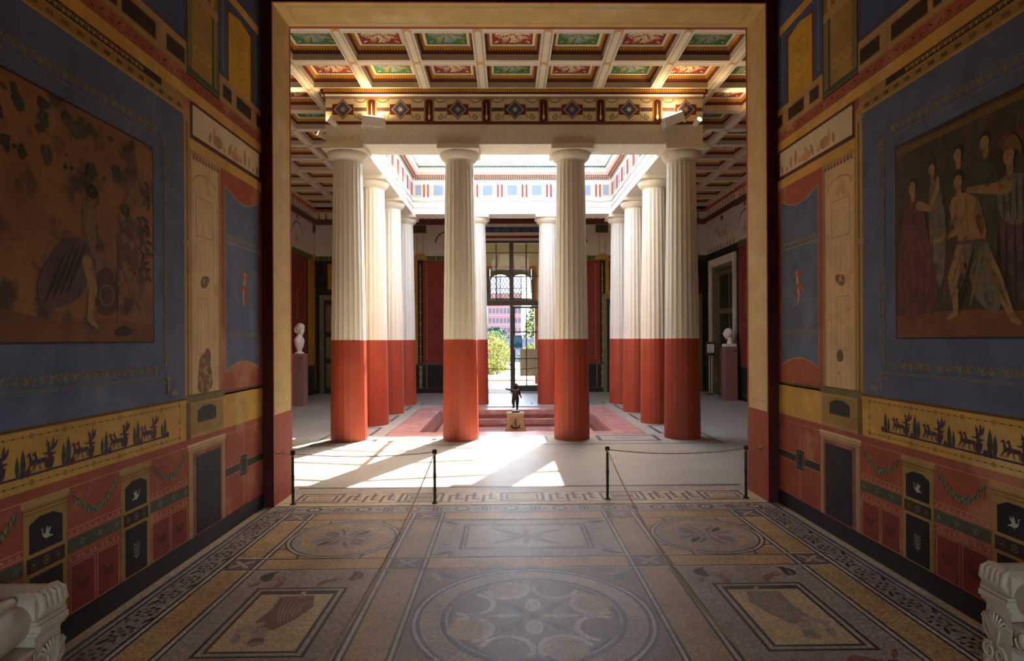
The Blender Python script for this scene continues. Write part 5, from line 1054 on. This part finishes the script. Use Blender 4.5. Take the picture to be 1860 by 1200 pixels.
for s, y in ((-1, 5.83), (1, 5.92)):
    mb = MB(); mb.lathe([(.02, 0), (.022, .004), (.01, .008), (.008, .03)], ZERO, 'brass', 12); mb.tube([(0, 0, .03), (0, 0, .055), (0, .012, .07), (0, .026, .06), (0, .022, .045)], .006, 'brass', 6)
    o = mb.build('wall_hook'); o.location = (s * JW, y, .5); o.rotation_euler = (0, -s * PI / 2, 0); label(o, 'small brass rope hook on the %s pier' % ('left' if s < 0 else 'right'), 'hook', 'brass rope hooks')
    rope((s * (JW - .06), y, .5), (s * 2.255, y, Hh), .01, .004, 'short gold rope end tied to the hook on the %s pier' % ('left' if s < 0 else 'right'))
# plinth and little bronze dancer
SX, SY, SZ = .02, 12.35, -.35
pl = empty('statue_plinth', (SX, SY, SZ)); label(pl, 'square tan stone plinth with a dark anchor shape, in the basin', 'plinth')
mb = MB(); mb.prism([(-.22, 0), (.22, 0), (.21, .08), (.18, .15), (.175, .4), (-.175, .4), (-.18, .15), (-.21, .08)], (0, -.2, 0), (1, 0, 0), (0, 0, 1), (0, .4, 0), 'stone_tan'); bev(mb.build('block', pl), .01)
mb = MB(); mb.box(-.185, .185, -.185, .185, .4, .435, 'stone_tan'); bev(mb.build('top_slab', pl), .006)
mb = MB(); mb.box(-.012, .012, -.226, -.2, .18, .33, 'iron'); mb.prism([(.1 * math.cos(a), .19 + .07 * math.sin(a)) for a in [PI + PI * i / 10 for i in range(11)]] + [(.075 * math.cos(a), .205 + .045 * math.sin(a)) for a in [2 * PI - PI * i / 10 for i in range(11)]], (0, -.222, 0), (1, 0, 0), (0, 0, 1), (0, .022, 0), 'iron'); mb.build('anchor', pl)
st = empty('statue', (SX + .005, SY, SZ + .435)); st.scale = (1.1, 1.1, 1.1); label(st, 'small dark bronze boy dancing with one arm stretched out, on the plinth', 'statue')
mb = MB(); mb.box(-.075, .075, -.065, .065, 0, .03, 'iron'); bev(mb.build('base', st), .005)
def skin(name, V, E, root, par, m, sub=2):
    me = bpy.data.meshes.new(name); me.from_pydata([v[0] for v in V], E, []); me.materials.append(M[m])
    o = bpy.data.objects.new(name, me); COL.objects.link(o); o.parent = par
    sk = o.modifiers.new('skin', 'SKIN'); sk.use_smooth_shade = True
    for i, v in enumerate(V): me.skin_vertices[0].data[i].radius = (v[1][0] * 1.22, v[1][1] * 1.22); me.skin_vertices[0].data[i].use_root = (i == root)
    s = o.modifiers.new('sub', 'SUBSURF'); s.levels = sub; s.render_levels = sub; return o
V = [((0, 0, .30), (.052, .045)), ((.0, 0, .345), (.045, .038)), ((.005, 0, .40), (.055, .04)), ((.008, 0, .435), (.03, .028)), ((.01, .005, .452), (.02, .02)),
     ((-.05, 0, .418), (.022, .022)), ((-.11, .01, .428), (.017, .017)), ((-.165, .02, .437), (.012, .012)), ((-.195, .025, .442), (.009, .009)),
     ((.058, 0, .41), (.022, .022)), ((.075, .01, .35), (.017, .017)), ((.098, .0, .295), (.012, .012)), ((.118, -.01, .265), (.009, .009)),
     ((.03, .0, .265), (.038, .038)), ((.032, .005, .16), (.026, .026)), ((.03, 0, .06), (.015, .015)), ((.03, .03, .04), (.012, .01)),
     ((-.028, .0, .262), (.036, .036)), ((-.045, .03, .175), (.026, .026)), ((-.03, -.06, .12), (.018, .018)), ((-.055, -.075, .085), (.01, .012))]
E_ = [(0, 1), (1, 2), (2, 3), (3, 4), (2, 5), (5, 6), (6, 7), (7, 8), (2, 9), (9, 10), (10, 11), (11, 12), (0, 13), (13, 14), (14, 15), (15, 16), (0, 17), (17, 18), (18, 19), (19, 20)]
body = skin('body', V, E_, 0, st, 'bronze')
mb = MB(); mb.sphere((.012, .004, .493), (.036, .04, .044), 'bronze', 16, 12, lambda d: 1 + .06 * math.exp(-((d.y - 1) ** 2 + d.z ** 2) * 30)); mb.build('head', st)
mb = MB(); rnd = random.Random(3)
for i in range(40):
    a = rnd.random() * 2 * PI; t = rnd.random() * 1.5; d = Vector((math.sin(t) * math.cos(a), math.sin(t) * math.sin(a), math.cos(t)))
    if d.y > .5 and d.z < .6: continue
    mb.sphere((.012 + d.x * .036, .004 + d.y * .04, .497 + d.z * .043), .009, 'bronze', 6, 4)
mb.build('hair', st)
# marble busts on pedestals --------------------------------------------------
def pedestal(x, y, h, w_, txt, slab=0):
    o = empty('pedestal', (x, y, 0)); label(o, txt, 'pedestal')
    mb = MB(); mb.box(-w_ / 2, w_ / 2, -w_ / 2, w_ / 2, 0, h, 'pedestal'); bev(mb.build('shaft', o), .005)
    mb = MB(); mb.box(-w_ * .36, w_ * .36, -w_ / 2 - .003, -w_ / 2, h - .16, h - .14, 'brown_dark') if False else mb.box(w_ / 2 - .1, w_ / 2 - .02, -w_ / 2 - .003, -w_ / 2 - .0005, h - .12, h - .1, 'brown_dark'); mb.build('name_plate', o)
    if slab: mb = MB(); mb.box(-w_ / 2 + .02, w_ / 2 - .02, -w_ / 2 + .02, w_ / 2 - .02, h, h + slab, 'marble_white'); bev(mb.build('top_block', o), .006)
def headfn(hair):
    def fn(d):
        f, s_, u = d.x, d.y, d.z
        r = 1 - .1 * max(0, -u) * abs(s_) - .05 * abs(s_)
        r += .17 * math.exp(-((f - .98) ** 2 * 60 + s_ ** 2 * 110 + (u + .12) ** 2 * 26))      # nose
        r += .07 * math.exp(-((f - .9) ** 2 * 20 + s_ ** 2 * 10 + (u - .17) ** 2 * 160))       # brow
        r -= .06 * math.exp(-((abs(s_) - .28) ** 2 * 90 + (u - .02) ** 2 * 120)) * (f > 0)     # eye sockets
        r += .06 * math.exp(-((f - .85) ** 2 * 25 + s_ ** 2 * 25 + (u + .42) ** 2 * 200))      # lips
        r += .14 * math.exp(-((f - .55) ** 2 * 14 + s_ ** 2 * 14 + (u + .8) ** 2 * 25))        # chin
        r += .09 * math.exp(-((f + .05) ** 2 * 70 + (abs(s_) - .98) ** 2 * 60 + (u + .02) ** 2 * 40))  # ears
        if hair and (u > .35 or f < .1 and u > -.45): r += .1 + .05 * math.sin(11 * s_ + 3 * u) * math.sin(12 * u + 4 * f)
        return r
    return fn
def bust(x, y, z, rz, hair, shoulders, txt):
    o = empty('bust', (x, y, z)); o.rotation_euler = (0, 0, rz); label(o, txt, 'bust')
    k = 1.0
    if shoulders:
        mb = MB(); mb.lathe([(.11, 0), (.115, .02), (.09, .035), (.06, .05), (.055, .08), (.08, .1)], ZERO, 'marble_white', 24); mb.build('socle', o)
        n = 28; vs = []; fs = []
        prof = [(.08, .05, .1, 0), (.11, .075, .16, 0), (.135, .1, .24, 0), (.155, .11, .32, -.01), (.13, .095, .37, -.01), (.09, .075, .4, 0), (.065, .065, .44, .01), (.06, .062, .5, .02)]
        for ry, rx, zz, fx in prof:
            for i in range(n):
                a = 2 * PI * i / n; w_ = 1 + .035 * math.sin(5 * a + zz * 30); vs.append((fx + rx * math.cos(a) * w_, ry * math.sin(a) * w_, zz))
        for j in range(len(prof) - 1): fs += [(j * n + i, j * n + (i + 1) % n, (j + 1) * n + (i + 1) % n, (j + 1) * n + i) for i in range(n)]
        mb = MB(); mb.add(vs, fs, 'marble_white', True); mb.build('draped_torso', o)
        hz = .575
    else:
        mb = MB(); mb.lathe([(.085, 0), (.075, .03), (.065, .08), (.07, .16)], (-.02, 0, 0), 'marble_white', 24); mb.build('neck', o); hz = .265
    mb = MB(); mb.sphere((.02, 0, hz), (.118, .095, .142), 'marble_white', 48, 32, headfn(hair)); mb.build('head', o)
    if hair:
        rnd = random.Random(5); mb = MB()
        for i in range(90):
            a = rnd.random() * 2 * PI; t = rnd.random() * 1.9; d = Vector((math.sin(t) * math.cos(a), math.sin(t) * math.sin(a), math.cos(t)))
            if d.x > -.15 and d.z < .5 - .2 * d.x: continue
            mb.sphere((.02 + d.x * .128, d.y * .108, hz + d.z * .152), .022, 'marble_white', 7, 5)
        mb.build('curls', o)
pedestal(-5.24, 14.66, 1.28, .31, 'left dull red pedestal carrying the curly haired bust'); bust(-5.24, 14.66, 1.28, -.35, True, True, 'white marble bust with curly hair and draped shoulders on the left pedestal')
pedestal(5.6, 15.3, 1.38, .32, 'right dull red pedestal carrying the bald head', .075); bust(5.6, 15.3, 1.455, PI - .25, False, False, 'bald white marble head facing left on the right pedestal')
# information stand
inf = empty('information_stand', (5.66, 16.9, 0)); label(inf, 'thin dark stand holding a framed notice beside the right front column', 'sign stand')
mb = MB(); mb.lathe([(.12, 0), (.12, .01), (.02, .016), (.014, .03), (.014, 1.15)], ZERO, 'iron', 16); mb.build('pole', inf)
mb = MB(); mb.box(-.14, .14, -.02, .005, 1.1, 1.5, 'iron_brown'); bev(mb.build('frame', inf), .006)
mb = MB(); mb.box(-.1, .1, -.024, -.02, 1.19, 1.43, 'paper'); c = Canvas(mb, (0, -.024, 0), (1, 0, 0), (0, 0, 1), (0, -1, 0))
for i in range(6): c.rect(-.075, 1.22 + i * .032, .06 + .015 * math.sin(i * 2), 1.228 + i * .032, 'ink')
mb.build('notice', inf)
# lamps on the architrave -----------------------------------------------------
def flood(x, z, rz, tilt, txt, power):
    o = empty('floodlight', (x, ey0 - .07, z)); o.rotation_euler = (tilt, rz, 0); label(o, txt, 'lamp', 'white floodlights on the architrave')
    mb = MB(); mb.box(-.165, .165, -.06, .06, -.07, .08, 'lamp_white'); bev(mb.build('housing', o), .012)
    mb = MB(); mb.box(-.145, .145, -.045, .045, .08, .086, 'lamp_glow'); mb.build('glowing_glass', o)
    for s in (-1, 1): mb = MB(); mb.box(s * .172 - .006, s * .172 + .006, -.02, .07, -.1, .02, 'lamp_white'); mb.build('bracket_arm', o)
    mb = MB(); mb.box(-.178, .178, .05, .062, -.11, -.095, 'lamp_white'); mb.build('bracket', o)
    l = bpy.data.lights.new('flood_light', 'AREA'); l.shape = 'RECTANGLE'; l.size = .28; l.size_y = .08; l.energy = power; l.color = (1, .72, .4); l.spread = math.radians(110)
    lo = bpy.data.objects.new('flood_light', l); COL.objects.link(lo); lo.parent = o; lo.location = (0, 0, .095); lo.rotation_euler = (PI, 0, 0)
flood(-2.2, 4.985, .12, .3, 'white boxy floodlight on the left part of the architrave', .35); flood(2.47, 5.02, -.35, .35, 'tilted white floodlight on the right end of the architrave, glowing on top', .35)
def spot(p, d, txt, power):
    o = empty('spotlight', p); label(o, txt, 'lamp', 'small white spotlights at the ends of the architrave'); q = Vector(d).normalized(); o.rotation_euler = q.to_track_quat('Z', 'Y').to_euler()
    mb = MB(); mb.lathe([(.03, -.1), (.04, -.06), (.045, .03), (.042, .05)], ZERO, 'lamp_white', 16); mb.build('can', o)
    mb = MB(); mb.lathe([(.034, .048), (.034, .053)], ZERO, 'lamp_glow', 16); mb.build('bulb_glass', o)
    mb = MB(); mb.tube([(0, 0, -.05), (0, .0, -.14)], .012, 'lamp_white', 8); mb.build('stem', o)
    l = bpy.data.lights.new('spot_light', 'SPOT'); l.energy = power; l.spot_size = math.radians(100); l.spot_blend = .6; l.color = (1, .7, .38); l.shadow_soft_size = .03
    lo = bpy.data.objects.new('spot_light', l); COL.objects.link(lo); lo.parent = o; lo.location = (0, 0, .06); lo.rotation_euler = (PI, 0, 0)
spot((-2.86, ey0 - .06, 5.0), (-.75, -.3, .55), 'small spotlight on the left front corner of the architrave', 5); spot((2.86, ey0 - .06, 5.0), (.3, -.8, .3), 'small bright spotlight on the right front corner of the architrave', 5)
spot((-ex - .12, ey0 + .15, 4.86), (-.8, -.35, .4), 'small spotlight hanging off the left end of the architrave', 22); spot((ex + .12, ey0 + .15, 4.88), (.9, -.1, .5), 'small spotlight hanging off the right end of the architrave', 22)
for s in (-1, 1):
    mb = MB(); mb.tube([(s * (ex - .01), ey0 + .2, 4.92), (s * (ex + .04), ey0 + .28, 4.8), (s * (ex + .06), ey0 + .34, 4.84)], .008, 'lamp_white', 6); mb.tube([(s * ex, ey0 + .3, 4.95), (s * (ex + .05), ey0 + .32, 4.75), (s * ex, ey0 + .34, 4.7)], .006, 'iron', 6)
    o = mb.build('lamp_cable'); label(o, 'looped cable of the spotlight at the %s end of the architrave' % ('left' if s < 0 else 'right'), 'cable')
# carved marble benches in the near corners -----------------------------------
def bench(s, txt, xi=2.16, ye=2.72):
    o = empty('marble_bench', (0, 0, 0)); o.scale = (1, 1, 1.13); label(o, txt, 'bench', 'carved marble benches along the side walls')
    def P(x, y, z): return (s * x, y, z)
    def hbox(mb, x0, x1, y0, y1, z0, z1): mb.box(min(s * x0, s * x1), max(s * x0, s * x1), y0, y1, z0, z1, 'marble')
    y0, y1 = .5, ye - .16
    for yy in (ye, .52):
        # S-curved leg: silhouette seen from the room, extruded through the depth of the bench
        pr = [(-.15, 0), (-.005, 0), (-.02, .03), (-.005, .055), (-.03, .085), (-.05, .12), (-.03, .155), (-.005, .175), (0, .21), (-.025, .25), (-.03, .29), (-.005, .315), (.012, .34), (.004, .37), (-.012, .385), (.002, .41), (-.006, .44), (-.035, .462), (-.075, .468), (-.12, .455), (-.15, .43)]
        mb = MB(); n = len(pr); a = [P(xi, yy + y, z) for y, z in pr]; b = [P((xi + .3), yy + y, z) for y, z in pr]
        mb.add(a + b, [tuple(range(n)), tuple(range(n, 2 * n))] + [(i, (i + 1) % n, n + (i + 1) % n, n + i) for i in range(n)], 'marble'); lg = bev(mb.build('carved_support', o), .012, 3)
        mb = MB()
        for k in range(9):
            t = (k - 4) * .3; cy, cz = yy - .075, .13
            mb.tube([P(xi - .004, cy + .006 * t, cz), P(xi - .012, cy + .035 * math.sin(t), cz + .075 + .02 * math.cos(t)), P(xi - .01, cy + .075 * math.sin(t), cz + .085 + .055 * math.cos(t)), P(xi, cy + .085 * math.sin(t), cz + .07 + .055 * math.cos(t))], [.004, .008, .007, .003], 'marble', 6)
        mb.build('palmette', lg)
        mb = MB()
        for cy, cz, r, sg, a0 in ((yy - .105, .1, .036, 1, 1.2), (yy - .04, .1, .036, -1, 1.9), (yy - .105, .035, .028, -1, 0), (yy - .04, .035, .028, 1, 3)):
            mb.tube([P(xi - .006, cy + r * (1 - i / 24) * math.cos(a0 + sg * i * .55), cz + r * (1 - i / 24) * math.sin(a0 + sg * i * .55)) for i in range(21)], [.009 - .0002 * i for i in range(21)], 'marble', 6)
        mb.build('scroll', lg)
        mb = MB()
        for k, (z0, z1, d) in enumerate(((.3, .318, .012), (.318, .345, .026), (.345, .36, .016))): hbox(mb, xi - d, xi + .05, yy - .165, yy + .004, z0, z1)
        bev(mb.build('moulded_band', lg), .006)
        mb = MB()
        for k in range(5):      # leaf lobes curling over the top of the support
            t = k / 4; mb.tube([P(xi + .005, yy - .135 + .11 * t, .37), P(xi - .02, yy - .138 + .12 * t, .405), P(xi - .012, yy - .138 + .12 * t, .44), P(xi + .02, yy - .13 + .11 * t, .46)], [.008, .017, .016, .006], 'marble', 8)
        mb.build('acanthus_leaf', lg)
    mb = MB(); n = 28; vs = []; fs = []; ny = 24; r0 = .088
    for j in range(ny + 1):
        y = y0 + (y1 + .03 - y0) * j / ny; r = r0 * (1 - .3 * (abs(2 * j / ny - 1) ** 10))
        for i in range(n): a = 2 * PI * i / n; vs.append(P(xi + .085 + r * math.cos(a), y, .352 + r * math.sin(a)))
    for j in range(ny): fs += [(j * n + i, j * n + (i + 1) % n, (j + 1) * n + (i + 1) % n, (j + 1) * n + i) for i in range(n)]
    mb.add(vs, fs, 'marble', True); mb.add(vs[:n], [tuple(range(n))], 'marble'); mb.add(vs[-n:], [tuple(range(n))], 'marble'); mb.build('rolled_bolster', o)
    for k in range(5):
        mb = MB(); x = xi + .1 + .055 * k
        mb.tube([P(x + .012 * math.sin(.3 * t + k), y0 + (y1 - y0) * t / 20, .44 + .01 * math.sin(t * .5 + k) + .006 * (k % 2)) for t in range(21)], [.03] * 20 + [.018], 'marble', 10); mb.build('drapery_fold', o)
    mb = MB(); hbox(mb, xi + .1, (xi + .3), y0, y1, .26, .44); mb.build('seat_body', o)
    mb = MB(); hbox(mb, xi + .01, (xi + .3), y0, y1, .16, .255); hbox(mb, xi - .006, (xi + .28), y0, y1, .245, .262); hbox(mb, xi - .002, (xi + .28), y0, y1, .15, .165); bev(mb.build('seat_rail', o), .005)
    for k in range(22):
        yk = y1 - .05 - k * .085; mb = MB(); mb.sphere(P(xi + .008, yk, .207), (.014, .02, .032), 'marble', 10, 8); mb.tube([P(xi + .004, yk + .034 * math.cos(a), .207 + .038 * math.sin(a)) for a in [PI + PI * i / 8 for i in range(9)]], .006, 'marble', 5); mb.build('egg_carving', o)
bench(-1, 'carved white marble bench with rolled edge in the lower left corner'); bench(1, 'carved white marble bench with rolled edge in the lower right corner', 2.15, 2.84)
